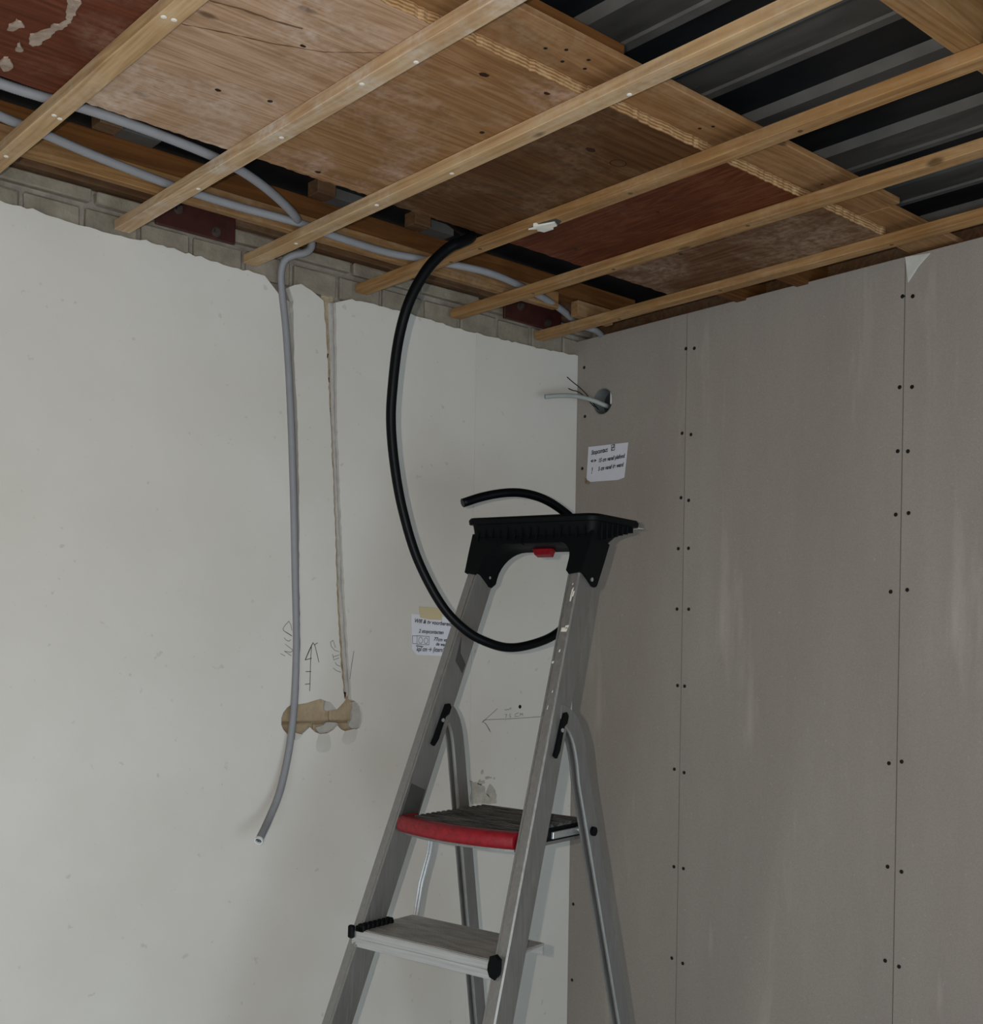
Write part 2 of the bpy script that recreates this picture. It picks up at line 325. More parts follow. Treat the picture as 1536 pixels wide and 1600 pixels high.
BOX = [(-0.9154,1.602),(-0.9258,1.5961),(-0.9362,1.5842),(-0.9408,1.5722),(-0.9406,1.557),(-0.9355,1.5463),(-0.9247,1.5353),(-0.9123,1.5303),(-0.9032,1.5208),(-0.8856,1.5332),(-0.8642,1.5494),(-0.8494,1.5374),(-0.8309,1.5313),(-0.8125,1.5346),(-0.7976,1.5419),(-0.7884,1.5511),(-0.7769,1.5413),(-0.7635,1.5361),(-0.7406,1.5369),(-0.7233,1.5444),(-0.7158,1.5601),(-0.7152,1.5777),(-0.7223,1.5938),(-0.7361,1.6068),(-0.7478,1.611),(-0.765,1.6128),(-0.7706,1.6058),(-0.7901,1.5888),(-0.7968,1.5952),(-0.8082,1.6061),(-0.8232,1.6097),(-0.8362,1.6146),(-0.8526,1.611),(-0.8725,1.6059),(-0.8922,1.6031),(-0.9012,1.6033)]
CH1L = [(-0.9626,2.5276),(-0.945,2.3879),(-0.9322,2.2447),(-0.9245,2.1),(-0.9157,1.8963),(-0.9113,1.7502),(-0.9137,1.6067)]
CH1R = [(-0.9272,2.5221),(-0.9214,2.3921),(-0.9102,2.2478),(-0.9041,2.1022),(-0.8986,1.8973),(-0.8942,1.7505),(-0.8966,1.6035)]
CH2L = [(-0.8445,2.5395),(-0.8334,2.4226),(-0.8238,2.2899),(-0.812,2.1419),(-0.802,1.9927),(-0.7938,1.8428),(-0.7821,1.7073),(-0.7694,1.6135)]
CH2R = [(-0.8107,2.5436),(-0.8064,2.4125),(-0.8042,2.2929),(-0.7941,2.1439),(-0.784,1.9941),(-0.772,1.8437),(-0.7584,1.7075),(-0.7493,1.6132)]
TOPA = [(-1.6491,2.5748),(-1.5791,2.5767),(-1.5172,2.5759),(-1.4529,2.5712),(-1.3647,2.5651),(-1.2948,2.5719),(-1.2219,2.5695),(-1.0953,2.5649),(-1.0011,2.5623)]
TOPB = [(-0.9379,2.5518),(-0.9245,2.5605),(-0.9041,2.565),(-0.878,2.556)]
TOPC = [(-0.7675,2.5587),(-0.7005,2.5605),(-0.6333,2.5604),(-0.5979,2.5614),(-0.5129,2.5562),(-0.39,2.5542)]
TOPD = [(-0.3725,2.5542),(-0.251,2.5554),(-0.1326,2.5567),(-0.0005,2.5629)]
CONDUIT1 = [(-1.753,-0.3306,2.606),(-1.6829,-0.3011,2.606),(-1.5954,-0.2811,2.606),(-1.5,-0.2568,2.606),(-1.3377,-0.2286,2.606),(-1.1974,-0.2217,2.606),(-1.0542,-0.2298,2.606),(-0.9665,-0.2165,2.606),(-0.829,-0.2118,2.606),(-0.737,-0.2312,2.606),(-0.5762,-0.2651,2.606),(-0.4033,-0.2331,2.606),(-0.2639,-0.1852,2.606),(-0.1707,-0.1412,2.606),(-0.1134,-0.1136,2.606),(-0.0755,-0.1078,2.606),(-0.0356,-0.1032,2.606),(0.0314,-0.0692,2.606)]
CONDUIT2T = [(-1.7839,-0.4292,2.606),(-1.7229,-0.4176,2.606),(-1.655,-0.4179,2.606),(-1.5826,-0.4255,2.606),(-1.4745,-0.4208,2.606),(-1.3511,-0.4035,2.606),(-1.2637,-0.3746,2.606),(-1.17,-0.321,2.606),(-1.0783,-0.251,2.606)]
CONDUIT2W = [(-0.9719,-0.13,2.6349),(-0.9376,-0.09,2.624),(-0.9332,-0.06,2.6167),(-0.9507,-0.035,2.6115),(-0.9645,-0.02,2.5989),(-0.9649,-0.008,2.57),(-0.9584,-0.004,2.5291),(-0.9456,-0.002,2.4454),(-0.9329,-0.002,2.3025),(-0.9207,-0.002,2.1002),(-0.9118,-0.002,1.8965),(-0.9057,-0.002,1.7503),(-0.9095,-0.006,1.6333),(-0.9187,-0.012,1.5607),(-0.9329,-0.018,1.489),(-0.9605,-0.03,1.4094),(-0.9982,-0.048,1.3529),(-1.045,-0.085,1.314)]
HOSE = [(-0.8246,-0.4593,2.5625),(-0.8423,-0.4503,2.5513),(-0.8793,-0.431,2.5057),(-0.9058,-0.4077,2.4401),(-0.9155,-0.386,2.3645),(-0.9174,-0.3714,2.2753),(-0.9135,-0.3617,2.1985),(-0.9006,-0.3601,2.1082),(-0.8808,-0.3647,2.0172),(-0.8508,-0.3784,1.919),(-0.8067,-0.4045,1.827),(-0.7617,-0.4313,1.7745),(-0.711,-0.4497,1.7487),(-0.6552,-0.4592,1.7401),(-0.5936,-0.4738,1.7522),(-0.5395,-0.4816,1.7756),(-0.4859,-0.4889,1.8237),(-0.449,-0.4813,1.8968),(-0.4385,-0.4635,1.9775),(-0.4552,-0.4485,2.0234),(-0.4864,-0.434,2.052),(-0.5307,-0.4213,2.0733),(-0.5766,-0.4073,2.0827),(-0.6218,-0.3939,2.0807),(-0.6717,-0.3763,2.0689),(-0.7179,-0.3622,2.0516)]
HOLE = (-0.0978,2.4213)
CABLE = [(0.045,-0.0826,2.4145),(0.0,-0.1052,2.4097),(-0.035,-0.0902,2.4206),(-0.08,-0.0732,2.4266),(-0.13,-0.0622,2.4221),(-0.17,-0.0468,2.4148)]
WIRE1 = [(0.03,-0.0656,2.3988),(0.0,-0.0692,2.4132),(-0.03,-0.0682,2.4369),(-0.05,-0.0554,2.4585),(-0.065,-0.0454,2.4716),(-0.08,-0.0378,2.4843)]
WIRE2 = [(0.03,-0.0607,2.3995),(0.0,-0.0644,2.4122),(-0.03,-0.0585,2.4348),(-0.05,-0.0508,2.4469),(-0.065,-0.0459,2.4488),(-0.075,-0.0385,2.4536)]
NOTE1 = [(-0.5743,1.8216),(-0.441,1.8163),(-0.4419,1.7591),(-0.4684,1.718),(-0.5548,1.7203),(-0.57,1.7345),(-0.5718,1.7662)]
TAPE1 = [(-0.5512,1.8399),(-0.4734,1.838),(-0.4769,1.8233),(-0.4766,1.8087),(-0.518,1.809),(-0.5466,1.813)]
NOTE2 = [(-0.0475,2.3021),(-0.1939,2.297),(-0.1881,2.2485),(-0.1822,2.2045),(-0.1593,2.1999),(-0.057,2.2046),(-0.0446,2.2111),(-0.0421,2.2167)]
# ================================================================ THE SETTING
ZB, BW, BH = 2.574, .0331, .0199            # battens: underside, width, thickness
TOP = ZB+BH
BX = [-1.6584, -1.3565, -1.0611, -.7630, -.4724, -.1797]
lw = lambda d=0.: (lambda a, b, c=0.: (a, -c+d, b))        # left wall plane (x, z) -> 3-D, depth c stands proud of y = d
# floor
struct(MB().box((-4.3, -4.7, -.08), (.2, .2, 0)).obj('floor', M['concrete']))
# left wall: plaster sheets, chases, brick core
core = MB().box((-4.2, .018, 0), (.16, .12, 2.70)).obj('wall_left', M['mortar']); struct(core)
PT = .016
def ext(p, a): return [(x, z) for x, z in p]
ch1l = rough_line(CH1L, .0012, .012, 1); ch1r = rough_line(CH1R, .0012, .012, 2)
ch2l = rough_line(CH2L, .0016, .010, 3); ch2r = rough_line(CH2R, .0012, .012, 4)
bx = BOX                                                   # starts at chase 1's left side, runs anticlockwise below, back to chase 1's right side
def near_i(poly, p): return min(range(len(poly)), key=lambda i: (poly[i][0]-p[0])**2+(poly[i][1]-p[1])**2)
iP = near_i(bx, CH2R[-1]); iQ = near_i(bx, CH2L[-1])
low = bx[:iP+1]; upp = bx[iQ:] if iQ > iP else bx[iP+1:]
topA = rough_line([(-4.2, 2.572)]+TOPA, .0025, .012, 5); topC = rough_line(TOPC, .0025, .012, 6)
main = topA + ch1l + low + ch2r[::-1] + topC[:-1] + [(-.3762, topC[-1][1])] + [(-.3757, 1.6), (-.3745, 0), (-4.2, 0)]
isl = rough_line(TOPB, .002, .01, 7) + ch2l + upp + ch1r[::-1]
fill_curve([main], PT, lw(PT), 'plaster_sheet', M['plaster'], core)
fill_curve([isl], PT, lw(PT), 'plaster_sheet', M['plaster'], core)
topD = rough_line(TOPD, .002, .012, 8)
fill_curve([[(-.3757, topD[0][1])] + topD[1:] + [(-.0005, 0), (-.3741, 0), (-.3752, 1.6)]], PT, lw(PT), 'plaster_panel', M['plaster'], core)
# bricks that show above the plaster and in the cut-outs
rnd = random.Random(3)
def brick(x0, x1, z0, z1, y0, y1=.03, mat='brick'):
    m = MB(); bm = bmesh.new(); bmesh.ops.create_cube(bm, size=1)
    for v in bm.verts: v.co = Vector(((x0+x1)/2+v.co.x*(x1-x0), (y0+y1)/2+v.co.y*(y1-y0), (z0+z1)/2+v.co.z*(z1-z0)))
    bmesh.ops.bevel(bm, geom=list(bm.edges), offset=.003, segments=1, affect='EDGES')
    for v in bm.verts: v.co += Vector((rnd.uniform(-1, 1), rnd.uniform(-.6, .6), rnd.uniform(-1, 1)))*.0014
    return m.bmesh(bm).obj('brick', M[mat], core)
for r, (z0, z1, off) in enumerate(((2.505, 2.610, 0.), (2.622, 2.648, .1))):
    x = -1.9+off
    while x < .1:
        wd = rnd.uniform(.118, .135) if r == 0 else rnd.uniform(.2, .215)
        z0r = 2.556 if r == 0 else z0
        brick(x, x+wd-.011, z0r if r else z0r, z1+rnd.uniform(-.002, .002), rnd.uniform(.007, .011) if r == 0 else rnd.uniform(.0, .004))
        x += wd
for x0, x1, z0, z1 in ((-.958, -.8025, 1.562, 1.625), (-.802, -.70, 1.562, 1.625), (-.958, -.846, 1.508, 1.557), (-.8455, -.70, 1.508, 1.557)):
    brick(x0, x1, z0, z1, rnd.uniform(.0115, .014), .03, 'boxbrick')
m = MB().box((-.95, .0165, 1.5), (-.70, .03, 1.63)); m.obj('brick_joint', M['boxjoint'], core)
# mortar filling of the two chases, filler smears and finger marks
def strip(Lp, Rp, name, mat, y, amp, seed):
    r = random.Random(seed); A = [Vector((p[0], 0, p[1])) for p in Lp]; B = [Vector((p[0], 0, p[1])) for p in Rp]; v = []; f = []
    A = resample(A, .012); B = resample(B, .012); n = min(len(A), len(B)); k = 5
    for i in range(n):
        for j in range(k):
            q = A[i].lerp(B[i], j/(k-1)); v.append((q.x, y+r.uniform(-amp, amp)+(.003 if j in (0, k-1) else 0), q.z))
    for i in range(n-1):
        for j in range(k-1): f.append([i*k+j, i*k+j+1, (i+1)*k+j+1, (i+1)*k+j])
    return autosmooth(link(name, v, f, M[mat], core), 60)
strip(CH1L, CH1R, 'chase_fill', 'filler', .0105, .0015, 11)
strip([(CH2L[0][0], 2.60)]+CH2L, [(CH2R[0][0]+.004, 2.60)]+CH2R, 'chase_fill', 'chase', .010, .002, 12)
strip([(a+(b-a)*.50, z) for (a, z), (b, _) in zip(CH2L, CH2R)], CH2R, 'chase_fill', 'filler', .0062, .0012, 13)
def blob(poly, name, mat, y0, y1, par=None, seed=0):
    P = [Vector((a, b, 0)) for a, b in poly]; P = spline(P+[P[0]], .004)[:-1]
    return MB().prism([(p.x, p.y) for p in P], y0, y1, lambda a, b, d: (a, d, b)).obj(name, M[mat], par or core)
for k_, (hx, hz_) in enumerate([(-0.8297, 2.4143), (-0.8251, 2.3599), (-0.822, 2.2902), (-0.8068, 2.0524), (-0.791, 1.7932), (-0.7843, 1.7254), (-0.7641, 1.6225)]):
    MB().prism(rough_line([(hx-.002, hz_-.006), (hx+.003, hz_-.004), (hx+.0035, hz_+.005), (hx-.001, hz_+.007), (hx-.002, hz_-.006)], .0012, .004, 60+k_)[:-1], .0055, .012, lambda a, c, d: (a, d, c)).obj('chase_hole', M['knot'], core)
blob(SMEAR3, 'filler_smear', 'filler', .006, .02); blob(SMEAR2, 'filler_smear', 'filler', .008, .02); blob(SMEAR2B, 'filler_smear', 'filler', .009, .02)
for d in DRIPS: blob(d, 'finger_mark', 'damp', -.0006, .002)
for k_, fl in enumerate(([PATCH[i] for i in (13, 14, 15, 16, 17, 18, 19)]+[(-.322, 1.379), (-.318, 1.360)], [PATCH[i] for i in (10, 11, 12, 13)]+[(-.318, 1.358), (-.312, 1.372)], [(-.346, 1.394), (-.339, 1.399), (-.335, 1.392), (-.325, 1.396), (-.321, 1.388), (-.334, 1.382), (-.347, 1.385)], [(-.333, 1.420), (-.328, 1.423), (-.327, 1.414), (-.331, 1.409), (-.336, 1.412)], [(-.322, 1.402), (-.311, 1.405), (-.297, 1.402), (-.296, 1.398), (-.306, 1.397), (-.319, 1.396)], [(-.292, 1.398), (-.286, 1.4), (-.284, 1.396), (-.289, 1.395)])):
    MB().prism(rough_line([tuple(q) for q in fl]+[tuple(fl[0])], .0016, .006, 40+k_)[:-1], -.0006, .002, lambda a, c, d: (a, d, c)).obj('worn_patch', M['worn'], core)
MB().cyl((WALL_HOLE[0], -.0008, WALL_HOLE[1]), (WALL_HOLE[0], .004, WALL_HOLE[1]), .005).obj('plug_hole', M['screw'], core)
def wallmark(name, strokes, wd, mat):
    m = MB()
    for s_ in strokes: ribbon(m, [tuple(p) for p in s_], wd, lambda a, b: (a, -.0006, b))
    return stuff(m.obj(name, M[mat], core))
wallmark('pencil_word', WCD, .0016, 'pencil_l'); wallmark('pencil_arrow', ARROW_UP, .0018, 'pencil'); wallmark('pencil_word', UTP, .0016, 'pencil_l')
wallmark('pencil_tick', TICK, .0018, 'pencil_l'); wallmark('pencil_arrow', ARROW_LEFT[:3], .0016, 'pencil_l'); wallmark('pencil_note', ARROW_LEFT[3:], .0014, 'pencil_l')
# right wall: gypsum boards on a dark backing added to block light
wr = MB().box((.085, -4.7, 0), (.16, .018, 2.70)).obj('wall_right', M['joist_d']); struct(wr)
JY = [.010, -.3872, -.9885, -1.5890, -2.189, -2.789, -3.389, -3.989, -4.6]
rw = lambda a, b, c=0.: (c, a, b)
hole = [(HOLE[0]+.0365*math.cos(t*math.pi/16), HOLE[1]+.0365*math.sin(t*math.pi/16)) for t in range(32)]
for i in range(len(JY)-1):
    a, b = JY[i]-(.0012 if i else 0), JY[i+1]+.0012
    poly = [(a, 0), (a, 2.6026), (b, 2.6026), (b, 0)]
    fill_curve([poly]+([hole] if i == 0 else []), .0125, rw, 'gypsum_board', M['gypsum'], wr)
struct(MB().box((.0128, -4.6, 0), (.05, -.155, 2.598)).obj('wall_right_studs', M['joist_d']))
bpy.data.objects['wall_right_studs'].name = 'trim_1'
SCR = [(-.385, 2.513), (-.377, 2.298), (-.377, 2.133), (-.371, 2.003), (-.37, 1.848), (-.376, 1.652), (-.37, 1.437), (-.374, 1.187), (-.372, .952), (-.412, 2.509), (-.406, 2.291), (-.402, 2.124), (-.404, 2.002), (-.408, 1.847), (-.399, 1.651), (-.402, 1.431), (-.405, 1.187), (-.408, .946),
 (-.983, 2.518), (-.98, 2.321), (-.978, 2.182), (-.976, 2.044), (-.967, 1.876), (-.97, 1.501), (-.971, 1.275), (-.969, 1.069), (-1.007, 2.513), (-1.009, 2.317), (-1.002, 2.179), (-1.006, 2.045), (-1.006, 1.879), (-1.0, 1.507), (-1.004, 1.269), (-1.002, 1.063),
 (-.025, 2.526), (-.031, 2.389), (-.024, 2.245), (-.016, 1.725), (-.013, 1.537), (-.017, 1.03), (-.017, .818)]
s0 = None
for y, z in SCR:
    if s0 is None:
        s0 = MB().tube([(-.0010, y, z), (-.0006, y, z), (.012, y, z)], [.0028, .0046, .0046], 10).obj('board_screw', M['screw'], wr, (0, y, z))
    else:
        o = s0.copy(); C.collection.objects.link(o); o.location = Vector((0, y, z))-ORG[wr.name]
fl = MB().prism([(-.9885, 2.602), (-1.046, 2.5965), (-1.02, 2.575), (-.996, 2.545)], -.0022, .0, lambda a, b, d: (d, a, b)); fl.obj('torn_card_corner', M['cardflap'], wr)
# rear and side walls with the glazed opening that lights the room
wb = MB()
for a, b in (((-4.3, -4.72, 0), (-4.05, -4.6, 2.7)), ((-.3, -4.72, 0), (.16, -4.6, 2.7)), ((-4.05, -4.72, 1.7), (-.3, -4.6, 2.7))): wb.box(a, b)
struct(wb.obj('wall_rear', M['roomwall']))
ws = MB()
for a, b in (((-4.32, -4.72, 0), (-4.2, -4.2, 2.7)), ((-4.32, -2.3, 0), (-4.2, .12, 2.7)), ((-4.32, -4.2, 2.1), (-4.2, -2.3, 2.7))): ws.box(a, b)
struct(ws.obj('wall_side', M['roomwall']))
wf = MB()
for a, b in (((-4.29, -4.2, 0), (-4.22, -4.13, 2.1)), ((-4.29, -2.37, 0), (-4.22, -2.3, 2.1)), ((-4.29, -4.13, 2.03), (-4.22, -2.37, 2.1)), ((-4.29, -4.13, 0), (-4.22, -2.37, .07))): wf.box(a, b)
struct(wf.obj('window_2', M['windowframe']))
wf = MB()
for a, b in (((-4.05, -4.69, 0), (-3.98, -4.62, 1.7)), ((-.37, -4.69, 0), (-.3, -4.62, 1.7)), ((-3.98, -4.69, 1.63), (-.37, -4.62, 1.7)), ((-3.98, -4.69, 0), (-.37, -4.62, .07))): wf.box(a, b)
struct(wf.obj('window_1', M['windowframe']))
# the ribbed steel deck over everything
dk = MB(); prof = []; x = -.586-17*.23
while x < .3:
    prof += [(x-.012, 2.720), (x, 2.705), (x+.075, 2.705), (x+.079, 2.7015), (x+.083, 2.705), (x+.110, 2.709), (x+.122, 2.720)]
    x += .23
v = [(a, y, z) for a, z in prof for y in (-4.75, .16)]; n = len(prof)
dk.add(v, [[2*i, 2*i+1, 2*i+3, 2*i+2] for i in range(n-1)])
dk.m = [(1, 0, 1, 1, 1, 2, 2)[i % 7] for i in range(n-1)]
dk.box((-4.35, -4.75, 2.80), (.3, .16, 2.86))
struct(dk.obj('ceiling', [M['deck'], M['decklip'], M['deck_black']]))
struct(MB().box((-4.2, -.56, 2.6965), (.08, .10, 2.6995)).obj('gap_shade_sheet', M['deck_black']))  # black sheet added to make the gap along the wall read as shade
# ================================================================ TIMBER OF THE CEILING
NAILS = {0: [(-1.6505, -.8317), (-1.6369, -.8343), (-1.6449, -.4374), (-1.6335, -.4313), (-1.6449, -.2219)], 1: [(-1.3338, -.324), (-1.3377, -.6188), (-1.3297, -.9692), (-1.3481, -.8616)], 2: [(-1.0496, -.4889), (-1.0414, -.702), (-1.0353, -1.1139), (-1.046, -.2)],
 3: [(-.7482, -.8603), (-.7502, -.443), (-.7406, -.3367), (-.745, -1.22)], 4: [(-.4620, -.9115), (-.455, -.55), (-.46, -.3)], 5: [(-.168, -.62), (-.16, -.3), (-.165, -1.05)]}
BL = ['pale timber batten farthest left, crossing the red-brown panel', 'dusty scuffed timber batten, second from the left, with plaster scrapes', 'timber batten, third from the left, above the grey wall conduit',
 'timber batten carrying a white blob of plaster, just right of the black hose', 'timber batten, second from the plasterboard wall', 'timber batten nearest the plasterboard wall, running just above its top edge']
for i, x in enumerate(BX):
    m = MB(); bm = bmesh.new(); bmesh.ops.create_cube(bm, size=1)
    y0, y1 = -3.2, -.010
    for v in bm.verts: v.co = Vector((x+BW/2+v.co.x*BW, (y0+y1)/2+v.co.y*(y1-y0), ZB+BH/2+v.co.z*BH))
    bmesh.ops.subdivide_edges(bm, edges=[e for e in bm.edges if abs((e.verts[0].co-e.verts[1].co).y) > .1], cuts=24)
    for v in bm.verts:
        v.co.x += .0012*noise.noise(Vector((v.co.y*3, i*5, 1))) + .0004*rnd.uniform(-1, 1); v.co.z += (.0006*noise.noise(Vector((v.co.y*3, i*5, 9))) if v.co.z < ZB+.01 else 0)
    bmesh.ops.bevel(bm, geom=[e for e in bm.edges if e.calc_face_angle(0) > 1], offset=.0012, segments=1, affect='EDGES')
    b = m.bmesh(bm).obj('timber_batten', M['batten_d' if i == 1 else 'batten' if i < 3 else 'batten_o'], None, (x+BW/2, -.010, ZB))
    tag(b, BL[i], 'batten', 'battens under the ceiling')
    for nx, ny in NAILS[i]:
        nx = min(max(nx, x+.005), x+BW-.005)
        MB().tube([(nx, ny, ZB-.0013), (nx, ny, ZB-.0008), (nx, ny, ZB+.01)], [.0022, .0042, .0042], 8).obj('nail_head', M['nail' if i < 3 else 'joist_d'], b)
    if i == 3:
        P = [(-.7618, -.6031), (-.7625, -.6482), (-.7578, -.6765), (-.7407, -.6746), (-.7310, -.657), (-.7340, -.6356), (-.7450, -.605)]
        MB().prism(P, ZB-.0009, ZB+.004, lambda a, c, d: (a, c, d)).obj('broken_patch', M['sticker'], b)
        P = [(-.7608, -.6021), (-.7570, -.6241), (-.7660, -.6214), (-.7575, -.6434), (-.7502, -.6655), (-.7344, -.6564), (-.7365, -.6411), (-.7275, -.6394), (-.7290, -.6144), (-.7445, -.6102), (-.7478, -.6186)]
        MB().prism(P, ZB-.004, ZB+.003, lambda a, c, d: (a, c, d)).obj('plaster_blob', M['nail'], b)
# plywood sheets between the battens
def ply_mat(name, *a, **k): return wood(name, *a, **k)
PM = [ply_mat('ply_red', (68, 32, 18), (86, 43, 26), (102, 58, 38), 0, 1, .35, (150, 128, 112), knots=False),
 ply_mat('ply_pale', (128, 98, 72), (158, 128, 102), (178, 150, 126), 0, 1.2, .9, (190, 172, 158)),
 ply_mat('ply_brown', (104, 72, 42), (130, 95, 62), (146, 114, 82), 0, .9, .7, (184, 160, 146)),
 ply_mat('ply_dark', (56, 33, 14), (73, 46, 23), (90, 62, 36), 0, .9, .35, (140, 118, 96)),
 ply_mat('ply_rust', (54, 22, 8), (78, 37, 17), (100, 56, 32), 1, 2.2, .1, (150, 120, 100), knots=False),
 ply_mat('ply_mixed', (64, 38, 22), (84, 56, 36), (104, 76, 54), 1, 1., .7, (156, 136, 116), knots=False)]
PLB = ['red-brown plywood sheet with white plaster scars, farthest left', 'pale dirty plywood sheet with dark board marks, between the two left battens', 'mid-brown plywood sheet between the dusty batten and the third batten',
 'dark brown plywood sheet with a round knot, left of the plaster-blobbed batten', 'rust-red figured plywood sheet right of the white plaster blob', 'narrow streaked plywood sheet closest to the plasterboard wall']
xs = [-2.6] + [b+BW/2 for b in BX]
for i in range(6):
    y0, y1 = -1.034+(0, .001, .0, -.001, .001, 0)[i], -.471+(.004, .0, -.002, .003, .0, -.003)[i]
    x0, x1 = xs[i]+.0008, xs[i+1]-.0008
    k = 34; fr = [(x0+(x1-x0)*j/k, y1+rnd.uniform(-.0022, .0022)) for j in range(k+1)]; bk = [(x1-(x1-x0)*j/k, y0+rnd.uniform(-.0016, .0016)) for j in range(k+1)]
    z0 = TOP+.0002
    m = MB(); P = fr+bk; n = len(P)
    m.add([(a, b, z0) for a, b in P]+[(a, b, z0+.018) for a, b in P], [list(range(n)), [n+j for j in range(n)][::-1]])
    m.f += [[j, (j+1) % n, n+(j+1) % n, n+j] for j in range(n)]; m.m += [1]*n
    o = m.obj('plywood_sheet', [PM[i], M['plyedge']], None)
    tag(o, PLB[i], 'plywood', 'plywood sheets above the battens')
    if i == 0:
        for pts in ([(-1.747, -.747), (-1.736, -.714), (-1.729, -.701), (-1.731, -.687), (-1.737, -.673), (-1.740, -.653), (-1.7455, -.642), (-1.7515, -.618), (-1.741, -.596), (-1.734, -.600), (-1.730, -.633), (-1.728, -.659), (-1.7236, -.684), (-1.726, -.714), (-1.7288, -.736), (-1.7345, -.759)], [(-1.7805, -.6525), (-1.783, -.630), (-1.781, -.616), (-1.774, -.618), (-1.771, -.631), (-1.767, -.640), (-1.7735, -.649)], [(-1.756, -.515), (-1.756, -.532), (-1.748, -.5335), (-1.735, -.511), (-1.7376, -.497), (-1.7454, -.490)], [(-1.7568, -.597), (-1.750, -.566), (-1.743, -.570)], [(-1.83, -.78), (-1.795, -.80), (-1.785, -.86), (-1.79, -.93), (-1.80, -.94), (-1.80, -.86), (-1.815, -.81), (-1.85, -.775)], [(-1.90, -.74), (-1.89, -.75), (-1.88, -.79), (-1.895, -.80), (-1.91, -.77)]):
            blob2 = [Vector((a, b, 0)) for a, b in pts]; blob2 = spline(blob2+[blob2[0]], .006)[:-1]
            MB().prism([(p.x+rnd.uniform(-.002, .002), p.y+rnd.uniform(-.002, .002)) for p in blob2], z0-.0025, z0+.002, lambda a, b, d: (a, b, d)).obj('plaster_scar', M['scar'], o)
    if i == 1:
        for ln, wd_ in (([(-1.6076, -.8785), (-1.5639, -.8896), (-1.5169, -.8941), (-1.4776, -.9037)], .0035), ([(-1.6073, -.7974), (-1.5535, -.8181), (-1.4844, -.8404), (-1.4193, -.87), (-1.3541, -.9292)], .0022)):
            up_ = rough_line(ln, .0009, .008, 21); lo_ = rough_line([(a, b+wd_) for a, b in ln], .0012, .008, 22)
            MB().prism(up_+lo_[::-1], z0-.0003, z0+.001, lambda a, b, d: (a, b, d)).obj('dark_mark', M['mark'], o)
    for kx, ky, kr in ({1: [(-1.4747, -.6567, .006), (-1.452, -.862, .005)], 2: [(-1.2071, -.9777, .0085), (-1.1887, -.4998, .0065), (-1.0985, -1.0, .006)], 3: [(-.9021, -.9064, .0095)], 4: [(-.60, -.80, .004)]}.get(i, [])):
        MB().prism([(kx+kr*math.cos(t*.7)*rnd.uniform(.8, 1.25), ky+kr*.7*math.sin(t*.7)*rnd.uniform(.8, 1.2)) for t in range(9)], z0-.0003, z0+.001, lambda a, b, d: (a, b, d)).obj('knot', M['knot'], o)
    if i == 3:
        rg_ = [(-.827+r_*math.cos(t*math.pi/12), -.9016+r_*.8*math.sin(t*math.pi/12)) for r_ in (.017,) for t in range(24)]; ri_ = [(-.827+.0148*math.cos(t*math.pi/12), -.9016+.0148*.8*math.sin(t*math.pi/12)) for t in range(24)]
        MB().add([(a, b, z0-.0003) for a, b in rg_+ri_], [[t, (t+1) % 24, 24+(t+1) % 24, 24+t] for t in range(24)]).obj('knot_ring', M['knot'], o)
    for _ in range(1):
        kx, ky = rnd.uniform(x0+.05, x1-.03), rnd.uniform(y0+.06, y1-.05)
        MB().tube([(kx, ky, z0-.0004), (kx, ky, z0+.002)], .0045, 8).obj('nail_hole', M['screw'], o)
# flange boards beyond the plywood edge, their joist and the nearer joist
def timber(name, a, b, mat, label, cat, group=None, bev=.0015, loc=None):
    return tag(MB().box(a, b, bev).obj(name, M[mat], None, loc), label, cat, group)
ZF = TOP+.0186
t = timber('flange_board', (-2.6, -1.122, ZF), (-.262, -.99, ZF+.012), 'board', 'brown board with nail holes lying along the layered plywood edges', 'board')
for q in ((-1.17, -1.07), (-1.145, -1.088), (-1.125, -1.06), (-1.10, -1.09), (-1.085, -1.068), (-.80, -1.06), (-.79, -1.08), (-.45, -1.07)):
    MB().tube([(q[0], q[1], ZF-.0004), (q[0], q[1], ZF+.003)], .0032, 8).obj('nail_hole', M['screw'], t)
timber('flange_board', (-.260, -1.098, ZF), (.08, -.99, ZF+.012), 'board', 'short brown board reaching over the top of the plasterboard wall', 'board')
timber('packing_board', (-2.6, -1.112, ZF+.0125), (-1.045, -1.0, ZF+.034), 'joist_o', 'orange packing board showing beside the brown board at top centre', 'board')
timber('ceiling_joist', (-2.6, -1.524, TOP+.0003), (.06, -1.484, 2.700), 'joist', 'brown timber joist at the top right corner, under the steel deck', 'joist')
timber('ceiling_joist', (-.146, -.570, TOP+.004), (.08, -.540, 2.690), 'joist_o', 'orange joist end over the plasterboard, nearer the corner', 'joist')
timber('ceiling_joist', (-.146, -.745, TOP+.004), (.08, -.712, 2.690), 'joist_o', 'orange joist end over the plasterboard, farther from the corner', 'joist')
